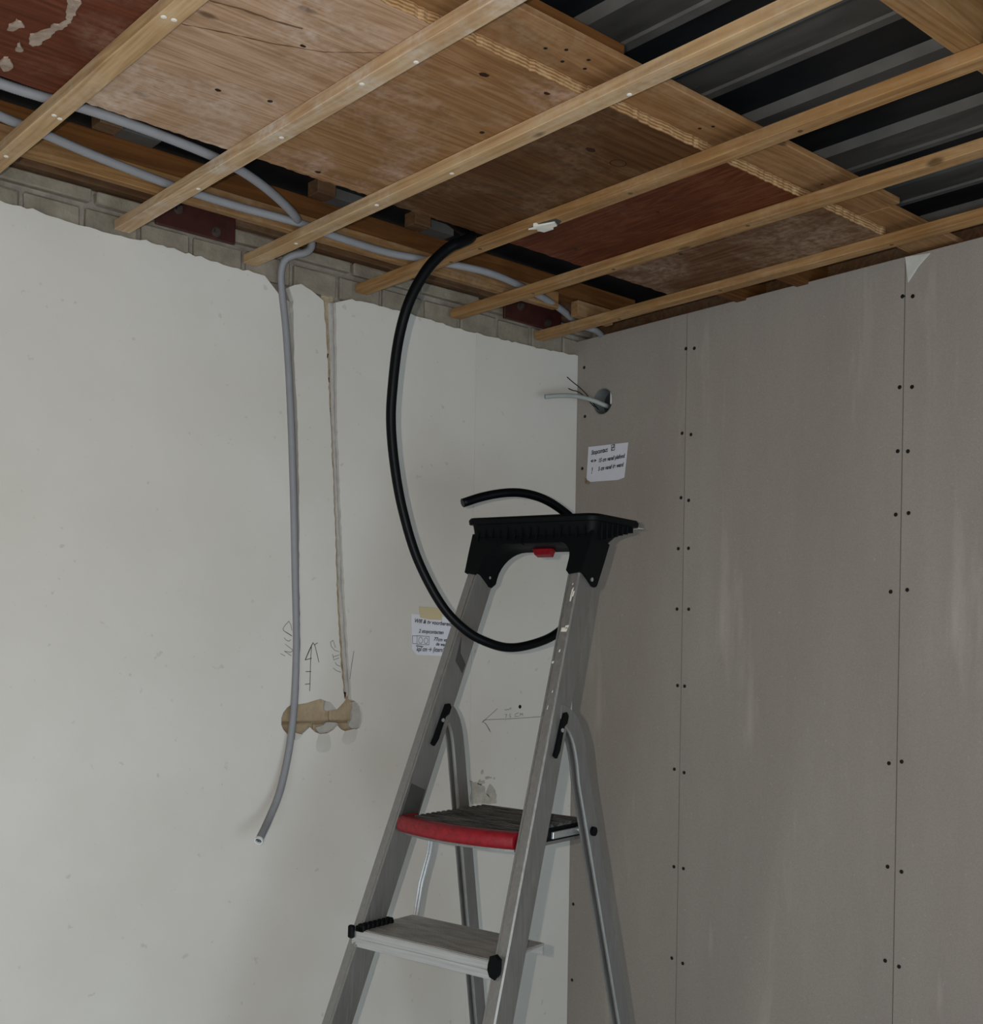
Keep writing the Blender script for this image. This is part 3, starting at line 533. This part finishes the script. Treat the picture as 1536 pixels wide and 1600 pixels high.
# timbers along the brick wall
timber('ceiling_joist', (-2.6, -.206, TOP+.0003), (-.282, -.186, 2.636), 'joist', 'light knotty timber running along the wall behind the grey conduits', 'joist')
timber('ceiling_joist', (-2.6, -.200, 2.6365), (.012, -.15, 2.679), 'joist_o', 'dark orange timber lying on the knotty timber by the wall', 'joist')
timber('timber_block', (-.207, -.2005, TOP+.001), (-.075, -.174, 2.634), 'joist', 'short timber block beside the end of the grey conduit, by the corner', 'block')
timber('wall_plate', (-2.6, -.016, 2.651), (.06, .04, 2.699), 'joist_d', 'dark brown timber plate lying on top of the brick wall', 'timber')  # the plate's dark brown has the shade it lies in put into the colour
PK = [('between the two left battens', -1.4730, .0), ('right of the dusty batten', -1.012, .0), ('left of the black hose end', -.760, .0)]
for lab, x, _ in PK:
    timber('packing_block', (x-.022, -.262, 2.668), (x+.022, -.222, 2.704), 'joist_d', 'dark packing block in the ceiling gap, ' + lab, 'block', 'packing blocks in the ceiling gap')
    g = MB().box((x+.028, -.240, 2.676), (x+.105, -.2005, 2.679), .0008); g.box((x+.028, -.2405, 2.676), (x+.105, -.238, 2.704), .0006)
    tag(g.obj('metal_bracket', M['galv']), 'grey sheet-metal bracket in the ceiling gap, ' + lab, 'bracket', 'metal brackets in the ceiling gap')
def steel_plate(x0, x1, lab):
    p = MB().box((x0, -.026, 2.604), (x1, -.0165, 2.662), .002).obj('steel_plate', M['redsteel'])
    tag(p, lab, 'plate', 'red steel plates on the brick')
    for fx, fz in ((.26, .012), (.74, -.014)):
        bx_ = x0+(x1-x0)*fx; bz = 2.633+fz
        b = MB().cyl((bx_, -.0285, bz), (bx_, -.026, bz), .0105, 16); b.cyl((bx_, -.0365, bz), (bx_, -.0285, bz), .0068, 6); b.obj('bolt', M['bolt'], p)
steel_plate(-1.274, -1.090, 'red-brown bolted steel plate above the wall, between second and third battens')
steel_plate(-.302, -.092, 'red-brown bolted steel plate above the wall, close to the room corner')
# ================================================================ CONDUITS, HOSE, CABLES
def corrugated(name, pts, r, pitch=.0042, n=10):
    P = resample(spline(pts, .006), pitch/2)
    m = MB().tube(P, [r*(1.0 if i % 2 else .9) for i in range(len(P))], n, False); return m, P
m, P = corrugated('conduit', CONDUIT1, .0086); o = m.obj('flexible_conduit', M['conduit'], None, P[-1], True)
tag(o, 'pale grey corrugated conduit running above the battens along the whole wall', 'conduit')
pts = [tuple(p) for p in CONDUIT2T] + [(-1.02, -.155, 2.63)] + [tuple(p) for p in CONDUIT2W]
m, P = corrugated('conduit', pts, .0088); o = m.obj('flexible_conduit', M['conduit'], None, P[-1], True)
tag(o, 'grey corrugated conduit dropping from the ceiling down the wall to a loose open end', 'conduit')
d = (P[-1]-P[-4]).normalized()
m = MB(); nn = 20; a = Vector((0, 0, 1)); a = (a-d*a.dot(d)).normalized(); bb = d.cross(a)
ring = lambda c, r: [c+(a*math.cos(2*math.pi*k/nn)+bb*math.sin(2*math.pi*k/nn))*r for k in range(nn)]
v = ring(P[-1]-d*.004, .0093)+ring(P[-1]+d*.002, .0093)+ring(P[-1]+d*.002, .0072)+ring(P[-1]-d*.006, .0072)
m.add(v, [[i*nn+k, i*nn+(k+1) % nn, (i+1)*nn+(k+1) % nn, (i+1)*nn+k] for i in range(3) for k in range(nn)]); m.obj('cut_rim', M['pvcwhite'], o)
MB().cyl(P[-1]-d*.010, P[-1]-d*.003, .0074, 14).obj('conduit_bore', M['bore'], o)
for k, (ox, oz) in enumerate(((.0015, .002), (-.002, -.002), (.0025, -.0015))):
    MB().cyl(P[-1]-d*.004+a*ox+bb*oz, P[-1]+d*.0005+a*ox+bb*oz, .0016, 8).obj('wire_end', M['boxgrey'], o)
P = spline([(-.725, -.285, 2.694), (-.750, -.350, 2.655), (-.768, -.408, 2.618), (-.785, -.455, 2.588)]+HOSE, .008)
o = MB().tube(P, [.0116-.0018*min(1, i/(len(P)*.5)) for i in range(len(P))], 16).obj('black_hose', M['hose'], None, P[-1], True)
tag(o, 'thick black flexible hose hanging from the ceiling in a big loop through the ladder', 'hose')
e = (P[-1]-P[-2]).normalized(); MB().cyl(P[-1]-e*.001, P[-1]+e*.0008, .0078, 14).obj('hose_bore', M['bore'], o)
# recessed box in the first board with its cable and wires
hy, hz = HOLE; nn = 32
jb = MB(); rg = lambda x, r: [(x, hy+r*math.cos(2*math.pi*k/nn), hz+r*math.sin(2*math.pi*k/nn)) for k in range(nn)]
v = rg(.0006, .0362)+rg(.0006, .0342)+rg(.046, .0342)+rg(.046, .0362)
jb.add(v, [[i*nn+k, i*nn+(k+1) % nn, ((i+1) % 4)*nn+(k+1) % nn, ((i+1) % 4)*nn+k] for i in range(4) for k in range(nn)])
jb.add(rg(.046, .0342), [list(range(nn))])
j = tag(jb.obj('junction_box', M['boxgrey']), 'round recessed junction box in the plasterboard near the corner', 'box')
jb = MB().add(rg(.0445, .0338)+rg(.04, .033), [list(range(nn)), list(range(nn, 2*nn))]); jb.obj('box_bottom', M['bore'], j)
MB().box((.012, hy-.021, hz-.008), (.040, hy-.015, hz+.027), .001).obj('divider', M['pvcwhite'], j)
P = spline(CABLE, .006); o = MB().tube(P, .0062, 12).obj('power_cable', M['cable'], None, P[-1], True)
tag(o, 'thick grey cable sticking out of the round junction box', 'cable')
P = spline(WIRE1, .005); o = MB().tube(P, .0014, 8).obj('loose_wire', M['screw'], None, P[-1], True)
tag(o, 'thin black wire out of the junction box, the longer one bent upwards', 'wire', 'black wires from the junction box')
P = spline(WIRE2, .005); o = MB().tube(P, .0014, 8).obj('loose_wire', M['screw'], None, P[-1], True)
tag(o, 'thin black wire out of the junction box, the lower one lying on the cable', 'wire', 'black wires from the junction box')
# ================================================================ NOTES
def sheet(poly, y_of, thick=.0006, curl=.004):
    xs_ = [p[0] for p in poly]; zs_ = [p[1] for p in poly]
    return MB().prism(poly, -thick, 0, y_of)
pl = lambda a, b, d: (a, d-.0008, b)
n1 = tag(MB().prism([tuple(p) for p in NOTE1], -.0006, 0, pl).obj('paper_note', M['paper']), 'white note with a socket sketch taped to the wall left of the ladder', 'note')
MB().prism([tuple(p) for p in TAPE1], -.0010, -.0006, pl).obj('tape', M['tape'], n1)
def fit(v, width):
    w_ = max(p[0] for p in v); return [(p[0]*width/w_, p[1]) for p in v]
def writing(par, lines, plane, ink='ink'):
    m = MB()
    for body, x, z, size, rot, wd in lines:
        v, f = text_mesh(body, size, .25, .0003); v = fit(v, wd); cr, sr = math.cos(rot), math.sin(rot)
        m.add([plane(x+a*cr-b*sr, z+a*sr+b*cr) for a, b in v], f)
    return m
p1 = lambda a, b: (a, -.0019, b)
m = writing(n1, [('Wifi & tv voorbereid', -.566, 1.8005, .0140, -.05, .122), ('2 stopcontacten', -.551, 1.7755, .0130, -.03, .080), ('77cm van', -.503, 1.7565, .0125, -.05, .050), ('de wand', -.496, 1.7445, .0115, -.05, .042), ('kpl cm', -.557, 1.7295, .0150, 0, .034), ('\u2192 (ktern)', -.521, 1.7290, .0160, -.02, .052)], p1)
R_ = lambda x0, x1, z0, z1: [(x0, z0), (x1, z0-.001), (x1, z1-.001), (x0, z1), (x0, z0)]
cir = lambda cx, cz, r: [(cx+r*math.cos(t*math.pi/7), cz+r*1.25*math.sin(t*math.pi/7)) for t in range(15)]
for st in (R_(-.5555, -.5175, 1.7465, 1.7675), cir(-.5445, 1.7565, .0062), cir(-.5275, 1.7558, .0058), [(-.570, 1.767), (-.5555, 1.7672)], [(-.569, 1.748), (-.5555, 1.7475)], [(-.570, 1.767), (-.569, 1.748)], [(-.559, 1.7432), (-.536, 1.7415)], [(-.558, 1.7418), (-.537, 1.7400)]): ribbon(m, st, .0011, p1)
stuff(m.obj('handwriting', M['ink'], n1))
rp = lambda a, b, d: (d-.0006, a, b)
n2 = tag(MB().prism([tuple(p) for p in NOTE2], -.0008, 0, rp).obj('paper_note', M['paper2']), 'torn white note with three handwritten lines on the plasterboard', 'note')
m = MB()
p2 = lambda a, b: (-.0018, a, b)
for body, y, z, size, sc in (('Stopcontact', -.059, 2.2790, .0170, .062), ('15 cm vanaf plafond', -.086, 2.2550, .0150, .098), ('5 cm vanaf de wand', -.086, 2.2320, .0150, .094), ('!', -.0595, 2.2270, .024, .006)):
    v, f = text_mesh(body, size, .22, .0005); v = fit(v, sc); m.add([p2(y-a, z+b+a*.03) for a, b in v], f)
for st in (R_(-.1455, -.1345, 2.2825, 2.2975), [(-.1455, 2.2975), (-.1345, 2.2825)], [(-.1345, 2.2900), (-.1455, 2.2895)], [(-.058, 2.2615), (-.078, 2.2615)], [(-.066, 2.265), (-.058, 2.2615), (-.066, 2.258)], [(-.071, 2.265), (-.078, 2.2615), (-.071, 2.258)]): ribbon(m, st, .0018, p2)
stuff(m.obj('handwriting', M['ink'], n2))
MB().prism([(-.037, 2.218), (-.045, 2.211), (-.056, 2.2045), (-.05, 2.198), (-.038, 2.202)], -.0026, -.0006, lambda a, b, d: (d, a, b)).obj('tape_corner', M['boxjoint'], n2)
# ================================================================ STEP LADDER
AL, HW0, KW, PSI, RHO = .384, .1899, .0653, .2065, .0191
lad = empty('step_ladder', (-.9387, -.5195, 0))
Ux, Vx = Vector((math.sin(PSI), -math.cos(PSI), 0)), Vector((math.cos(PSI), math.sin(PSI), 0)); Wx = Vector((0, 0, 1))
Ur = Ux*math.cos(RHO)-Wx*math.sin(RHO); Wr = Wx*math.cos(RHO)+Ux*math.sin(RHO)
lad.matrix_world = Matrix(((Ur.x, Vx.x, Wr.x, -.9387), (Ur.y, Vx.y, Wr.y, -.5195), (Ur.z, Vx.z, Wr.z, 0), (0, 0, 0, 1)))
ORG[lad.name] = Vector((0, 0, 0))
tag(lad, 'aluminium step ladder with black tray top and red-edged platform', 'ladder')
hw = lambda w: HW0-KW*(w-1.2)
vf = lambda w: AL*(w-1.2)
ca = math.cos(math.atan(AL)); sa = math.sin(math.atan(AL))
nv = Vector((0, ca, -sa))                                   # backwards, square to the rails
FW_, FD = .027, .060
for sg in (-1, 1):
    w0 = .008+sg*hw(0)*math.tan(RHO)
    sect = [(0, .003), (.003, 0), (.0205, 0), (.0205, .0016), (.0235, .0016), (.0235, 0), (.027, 0), (.027, FD), (.0245, FD), (.0245, .0585), (.0, .0585)]
    if sg > 0: sect = [(-(a), b) for a, b in sect]          # measured inwards from the outer edge
    m = MB(); v = []; n = len(sect)
    for wv in (w0+.02, 1.2, 1.93):
        for a, b in sect: v.append(Vector((sg*hw(wv)+(a if sg < 0 else a), vf(wv), wv))+nv*b)
    f = [[i*n+k, i*n+(k+1) % n, (i+1)*n+(k+1) % n, (i+1)*n+k] for i in range(2) for k in range(n)]+[list(range(n)), [2*n+k for k in range(n)]]
    rail = m.add(v, f).obj('front_rail', M['alu'], lad)
    # dark label low on the rail's inner side above the platform, scuffed
    if sg < 0:
        c = lambda wv, b, e: Vector((-hw(wv)+.027+e, vf(wv), wv))+nv*b
        st = MB().add([c(1.392, .008, .0004), c(1.392, .055, .0004), c(1.455, .055, .0004), c(1.455, .006, .0004)], [[0, 1, 2, 3]]); st.obj('worn_sticker', M['sticker'], rail)
        st = MB().add([c(1.735, .028, .0004), c(1.72, .056, .0004), c(1.70, .054, .0004), c(1.715, .020, .0004), c(1.765, .014, .0004)], [[0, 1, 2, 3, 4]]); st.obj('grey_sticker', M['sticker'], rail)
    else:
        rs = random.Random(5)
        for wv, a, L_, d_ in ((1.838, -.011, .030, .0035), (1.848, -.009, .012, .005), (1.776, -.018, .010, .013), (1.782, -.010, .008, .007), (1.712, -.0255, .005, .004), (1.735, -.014, .006, .003), (1.872, -.012, .004, .002), (1.655, -.012, .005, .002), (1.622, -.016, .009, .0015)):
            q = lambda ww, aa: Vector((hw(ww)+aa, vf(ww), ww))-nv*.0006
            MB().add([q(wv, a), q(wv, a+d_), q(wv+L_, a+d_*1.3), q(wv+L_*.8, a+.0005)], [[0, 1, 2, 3]]).obj('paint_spot', M['nail'], rail)
    m = MB(); A = Vector((sg*(hw(0)-.0135), vf(w0), w0-.010)); m.box(A+Vector((-.018, -.005, .0)), A+Vector((.018, .075, .05)), .004); m.obj('foot', M['rubber'], lad)
# rear legs: lean the other way, bend forward at the top into the rails
for sg in (-1, 1):
    ctr = lambda w: (.1809-.0657*(w-1.3), .2975-.2636*(w-1.3))
    path = []
    w0 = sg*ctr(0)[0]*math.tan(RHO)+.014
    for wv in (w0, .6, 1.0, 1.3, 1.42, 1.47):
        a, b = ctr(wv); path.append((a, b, wv))
    path += [(.1690, .2440, 1.512), (.1672, .2335, 1.548), (.1655, .218, 1.574), (.1648, .199, 1.588), (.1640, .184, 1.592)]
    P = spline(path, .018); v = []; f = []
    LW, LD = .022, .040
    for i, p in enumerate(P):
        t_ = (P[min(i+1, len(P)-1)]-P[max(0, i-1)]).normalized(); side = Vector((1, 0, 0)); back = side.cross(t_).normalized()
        if back.y < 0 and abs(t_.z) > .5: back = -back
        if abs(t_.z) <= .5 and back.z < 0: back = -back
        # section: channel with a rounded front edge
        for a, b in ((-LW, .003), (-LW*.88, 0), (-LW*.72, 0), (-LW*.66, .014), (-LW*.3, .014), (-LW*.24, 0), (-LW*.1, 0), (0, .003), (0, LD), (-.004, LD), (-.004, LD-.003), (-LW, LD-.003)):
            q = p + Vector((a, 0, 0)) + back*b; v.append((sg*q.x, q.y, q.z))
    n = 12
    f = [[i*n+k, i*n+(k+1) % n, (i+1)*n+(k+1) % n, (i+1)*n+k] for i in range(len(P)-1) for k in range(n)]+[list(range(n)), [(len(P)-1)*n+k for k in range(n)]]
    leg = autosmooth(MB().add(v, f).obj('rear_leg', M['alu_r'], lad), 30)
    p = P[0]; MB().box((sg*p.x-(.026 if sg > 0 else -.026)*1-.004 if sg > 0 else sg*p.x-.004, p.y-.005, p.z-.012), (sg*p.x+.004 if sg > 0 else sg*p.x+.030, p.y+.048, p.z+.04), .004).obj('foot', M['rubber'], lad)
    # black hinge plate on the rail's side facing the same way as in the picture, and its rivet
    face = -hw(1.59)+.027 if sg < 0 else hw(1.59)
    m = MB(); pr = [(1.542, .020), (1.540, .030), (1.556, .036), (1.603, .036), (1.612, .044), (1.626, .044), (1.631, .036), (1.626, .026), (1.60, .024), (1.556, .022)]
    for_pt = lambda wv, b, e: Vector((0, vf(wv), wv))+nv*b+Vector((face+e-(wv-1.59)*KW*(-1 if sg < 0 else 1), 0, 0))
    n = len(pr); m.add([for_pt(wv, b+.004, -.001) for wv, b in pr]+[for_pt(wv, b+.004, .006) for wv, b in pr], [list(range(n)), list(range(n, 2*n))[::-1]]+[[k, (k+1) % n, n+(k+1) % n, n+k] for k in range(n)])
    hp = m.obj('hinge_plate', M['plastic'], lad)
    c = for_pt(1.594, .033, .006); MB().cyl(c-Vector((.001, 0, 0)), c+Vector((.002, 0, 0)), .0042, 12).obj('rivet', M['alu_b'], hp)
    # other side of the same rail
    c0 = Vector((sg*hw(1.59)*1.0+(-.001 if sg < 0 else -.027), vf(1.594), 1.594))+nv*.035
# platform
pm = MB(); pts = []; nseg = 16; PW = .139
front = [(-PW+2*PW*i/nseg, .076-.026*(1-(2*i/nseg-1)**2)) for i in range(nseg+1)]
slab = [(a, b+.012) for a, b in front]+[(PW, .345), (-PW, .345)]
plat = MB().prism(slab, 1.358, 1.383, lambda a, b, d: (a, b, d)).obj('platform', M['plastic'], lad)
mt = MB(); mt.prism([(a*.97, b) for a, b in slab], 1.383, 1.3865, lambda a, b, d: (a, b, d))
mt.obj('rubber_mat', M['mat'], plat)
rb = MB()
for i in range(15):
    y = .082+i*.0175
    rb.box((-PW*.965, y+.004, 1.3862), (PW*.965, y+.012, 1.3885), .0006)
stuff(rb.obj('mat_ridges', M['mat'], plat))
bm_ = MB(); v = []; cs = [(-.002, 1.3560), (-.011, 1.3590), (-.0155, 1.3670), (-.0150, 1.3800), (-.009, 1.3875), (.004, 1.3900), (.014, 1.3890), (.014, 1.3560)]
ext_f = [(-PW-.004, .108), (-PW-.006, .092)]+[(a*1.045, b) for a, b in front]+[(PW+.006, .092), (PW+.004, .108)]
for (a, b) in ext_f:
    for (d_, z) in cs: v.append((a, b+d_, z))
n = len(cs); k = len(ext_f)
bm_.add(v, [[i*n+j_, i*n+(j_+1) % n, (i+1)*n+(j_+1) % n, (i+1)*n+j_] for i in range(k-1) for j_ in range(n)]+[list(range(n)), [(k-1)*n+j_ for j_ in range(n)]])
autosmooth(bm_.obj('red_bumper', M['red'], lad), 50)['label'] = 'curved red front edge of the platform'
MB().prism([(a*.98, b+.004) for a, b in front]+[(PW, .345), (-PW, .345)], 1.350, 1.3565, lambda a, b, d: (a, b, d)).obj('platform_tray', M['alu'], lad)
for sg in (-1, 1):
    m = MB().box((sg*.143-.003, .20, 1.362), (sg*.143+.003, .318, 1.376), .001); m.cyl((sg*.138, .298, 1.371), (sg*.172, .298, 1.371), .0055, 10)
    br = m.obj('link_bar', M['alu_b'], lad)
    MB().cyl((sg*.170, .298, 1.371), (sg*.183, .298, 1.371), .0095, 18).obj('pin_cap', M['plastic'], br)
# treads
def tread(wt):
    h = hw(wt); v0 = vf(wt)
    m = MB(); pr = [(-.012, wt-.003), (-.010, wt), (.165, wt), (.165, wt-.022), (.161, wt-.022), (.161, wt-.004), (-.008, wt-.004), (-.008, wt-.030), (.0, wt-.030), (.0, wt-.034), (-.0115, wt-.034), (-.0115, wt-.018), (-.0125, wt-.016)]
    n = len(pr); u0, u1 = -h+.0105, h-.0105
    def at(u, k): b, z = pr[k]; return (u, v0+b, z)
    m.add([at(u0+(.0175 if pr[k][0] > .0 else 0), k) for k in range(n)]+[at(u1-(.0175 if pr[k][0] > .0 else 0), k) for k in range(n)], [list(range(n)), list(range(n, 2*n))[::-1]]+[[k, (k+1) % n, n+(k+1) % n, n+k] for k in range(n)])
    t = m.obj('tread', M['alu_b'], lad)
    g = MB().box((-h+.022, v0-.006, wt-.001), (h-.026, v0+.160, wt+.0012), .0004); g.obj('ribbed_top', M['tread'], t)
    for sg in (-1, 1):
        if sg < 0:
            c = MB().box((-h+.004, v0-.020, wt-.018), (-h+.018, v0-.008, wt+.008), .003)
            for i in range(7): c.box((-h+.0245, v0-.012+i*.0135, wt-.004), (-h+.042, v0+i*.0135-.002, wt+.0125), .002)
            c.box((-h+.018, v0-.012, wt-.006), (-h+.040, v0+.083, wt+.008), .002)
        else:
            c = MB().prism([(h-.030, wt-.006), (h-.026, wt+.010), (h-.016, wt+.014), (h-.006, wt+.006), (h-.006, wt-.022), (h-.014, wt-.032), (h-.026, wt-.028), (h-.031, wt-.016)], v0-.0165, v0-.006, lambda a, b, d: (a, d, b))
        c.obj('end_cap', M['rubber'], t)
        MB().cyl((sg*(h-.018), v0-.0135, wt-.029-.0), (sg*(h-.018), v0-.0105, wt-.029), .0032, 12).obj('rivet', M['alu'], t)
for wt in (1.167, .934, .700, .467, .234): tread(wt)
# slim strut between platform and upper tread
m = MB(); 
for dx in (0, .007): m.tube([(-.140+dx, .165, 1.352), (-.152+dx, .172, 1.30), (-.166+dx, .165, 1.235), (-.172+dx, .158, 1.166)], .0036, 8)
autosmooth(m.obj('strut', M['alu_b'], lad), 40)
# tray head: hand grip arch with sockets, rim, tray body
hd = MB()
def arc(cx, cz, rx, rz, a0, a1, k=9): return [(cx+rx*math.cos(math.radians(a0+(a1-a0)*i/(k-1))), cz+rz*math.sin(math.radians(a0+(a1-a0)*i/(k-1)))) for i in range(k)]
def arch_at(foot, top, rl):
    return [(-.1495, foot), (-.1535, 1.945), (-.1560, 1.985), (.1560, 1.985), (.1535, 1.945), (.1495, foot), (.1200, foot-.004), (.1125, foot+.003)] + arc(.0765, top-.036, .036, .036, 0, 90) + arc(-.1125+rl, top-.058, rl, .058, 90, 180) + [(-.1125, foot+.003), (-.1200, foot-.004)]
RG = [(-.004, arch_at(1.8985, 1.962, .062)), (.010, arch_at(1.8995, 1.963, .062)), (.030, arch_at(1.8955, 1.967, .061)), (.050, arch_at(1.8905, 1.972, .060)), (.061, arch_at(1.8925, 1.972, .060)), (.066, arch_at(1.898, 1.972, .060))]
n = len(RG[0][1])
pt = lambda a, wv, d: Vector((a, vf(wv), wv))+nv*d
v = [pt(a, b, d) for d, ring_ in RG for a, b in ring_]; nr = len(RG)
hd.add(v, [list(range(n)), list(range((nr-1)*n, nr*n))[::-1]]+[[r*n+k, r*n+(k+1) % n, (r+1)*n+(k+1) % n, (r+1)*n+k] for r in range(nr-1) for k in range(n)])
head = autosmooth(hd.obj('handle_arch', M['plastic'], lad), 35)
v0 = vf(2.0)
ru = lambda f_: (.166, v0-.022, v0+.165)
def ringp(hu, y0, y1, z, c=.02):
    out = []
    for cx, cy, a0 in ((hu-c, y1-c, 0), (-hu+c, y1-c, 90), (-hu+c, y0+c, 180), (hu-c, y0+c, 270)):
        for k in range(5):
            t = math.radians(a0+k*22.5); out.append((cx+c*math.cos(t), cy+c*math.sin(t), z))
    return out
def loft(mb, rings, cap0=True, cap1=True):
    n = len(rings[0]); v = [q for r in rings for q in r]
    f = [[i*n+k, i*n+(k+1) % n, (i+1)*n+(k+1) % n, (i+1)*n+k] for i in range(len(rings)-1) for k in range(n)]
    if cap0: f.append(list(range(n)))
    if cap1: f.append([len(v)-n+k for k in range(n)])
    return mb.add(v, f)
tb = loft(MB(), [ringp(.1545, v0-.016, v0+.056, 1.962, .012), ringp(.1565, v0-.012, v0+.085, 1.978, .016), ringp(.159, v0-.012, v0+.128, 1.992, .018), ringp(.161, v0-.014, v0+.158, 2.006, .018)], True, True)
tray = autosmooth(tb.obj('tray', M['plastic'], lad), 35)
rm = loft(MB(), [ringp(.160, v0-.014, v0+.160, 2.0060, .02), ringp(.167, v0-.023, v0+.170, 2.0065, .022), ringp(.168, v0-.024, v0+.171, 2.0150, .022), ringp(.165, v0-.021, v0+.168, 2.0205, .022), ringp(.158, v0-.015, v0+.161, 2.0205, .02), ringp(.154, v0-.010, v0+.156, 2.010, .018)], False, False)
autosmooth(rm.obj('tray_rim', M['plastic'], tray), 35)
fn = MB(); rs = random.Random(9)
for i in range(15):
    u = -.138+i*.0197; wv = 1.972+rs.uniform(-.003, .003)
    A = [(u-.0016, wv, -.0045), (u+.0016, wv, -.0045), (u+.002, 2.004, -.0085), (u-.002, 2.004, -.0085)]
    fn.prism([(u-.0016, wv), (u+.0022, wv-rs.uniform(0, .012)), (u+.0026, 2.005), (u-.002, 2.005)], -.0035-rs.uniform(.002, .005), .006, lambda a, b, d: pt(a, b, d)+Vector((0, -.006*max(0, (b-1.97)/.035), 0)))
for i in range(7):
    y = v0+.012+i*.021; fn.box((.152, y-.0015, max(1.968, 1.966+.0045*i)), (.1635, y+.0015, 2.005), .0006)
stuff(fn.obj('tray_fins', M['plastic'], tray))
MB().prism([(-.034, 1.984), (.030, 1.984), (.026, 1.9580), (-.014, 1.9580)], .046, .060, lambda a, c, d: tuple(pt(a, c, d))).obj('red_latch', M['red'], lad)['label'] = 'small red latch under the handle'
m = MB().box((.10, v0+.160, 2.0085), (.150, v0+.208, 2.0100), .0004); m.box((.118, v0+.170, 2.0095), (.128, v0+.200, 2.0130), .001); m.obj('tape_strip', M['cardflap'], lad)
c = pt(.1497, 1.900, .040); MB().cyl(c, c+Vector((.0022, 0, 0)), .0042, 12).obj('rivet', M['alu_b'], head)
c = pt(-.1130, 1.905, .040); MB().cyl(c, c+Vector((.0012, 0, 0)), .0032, 12).obj('rivet', M['alu_b'], head)
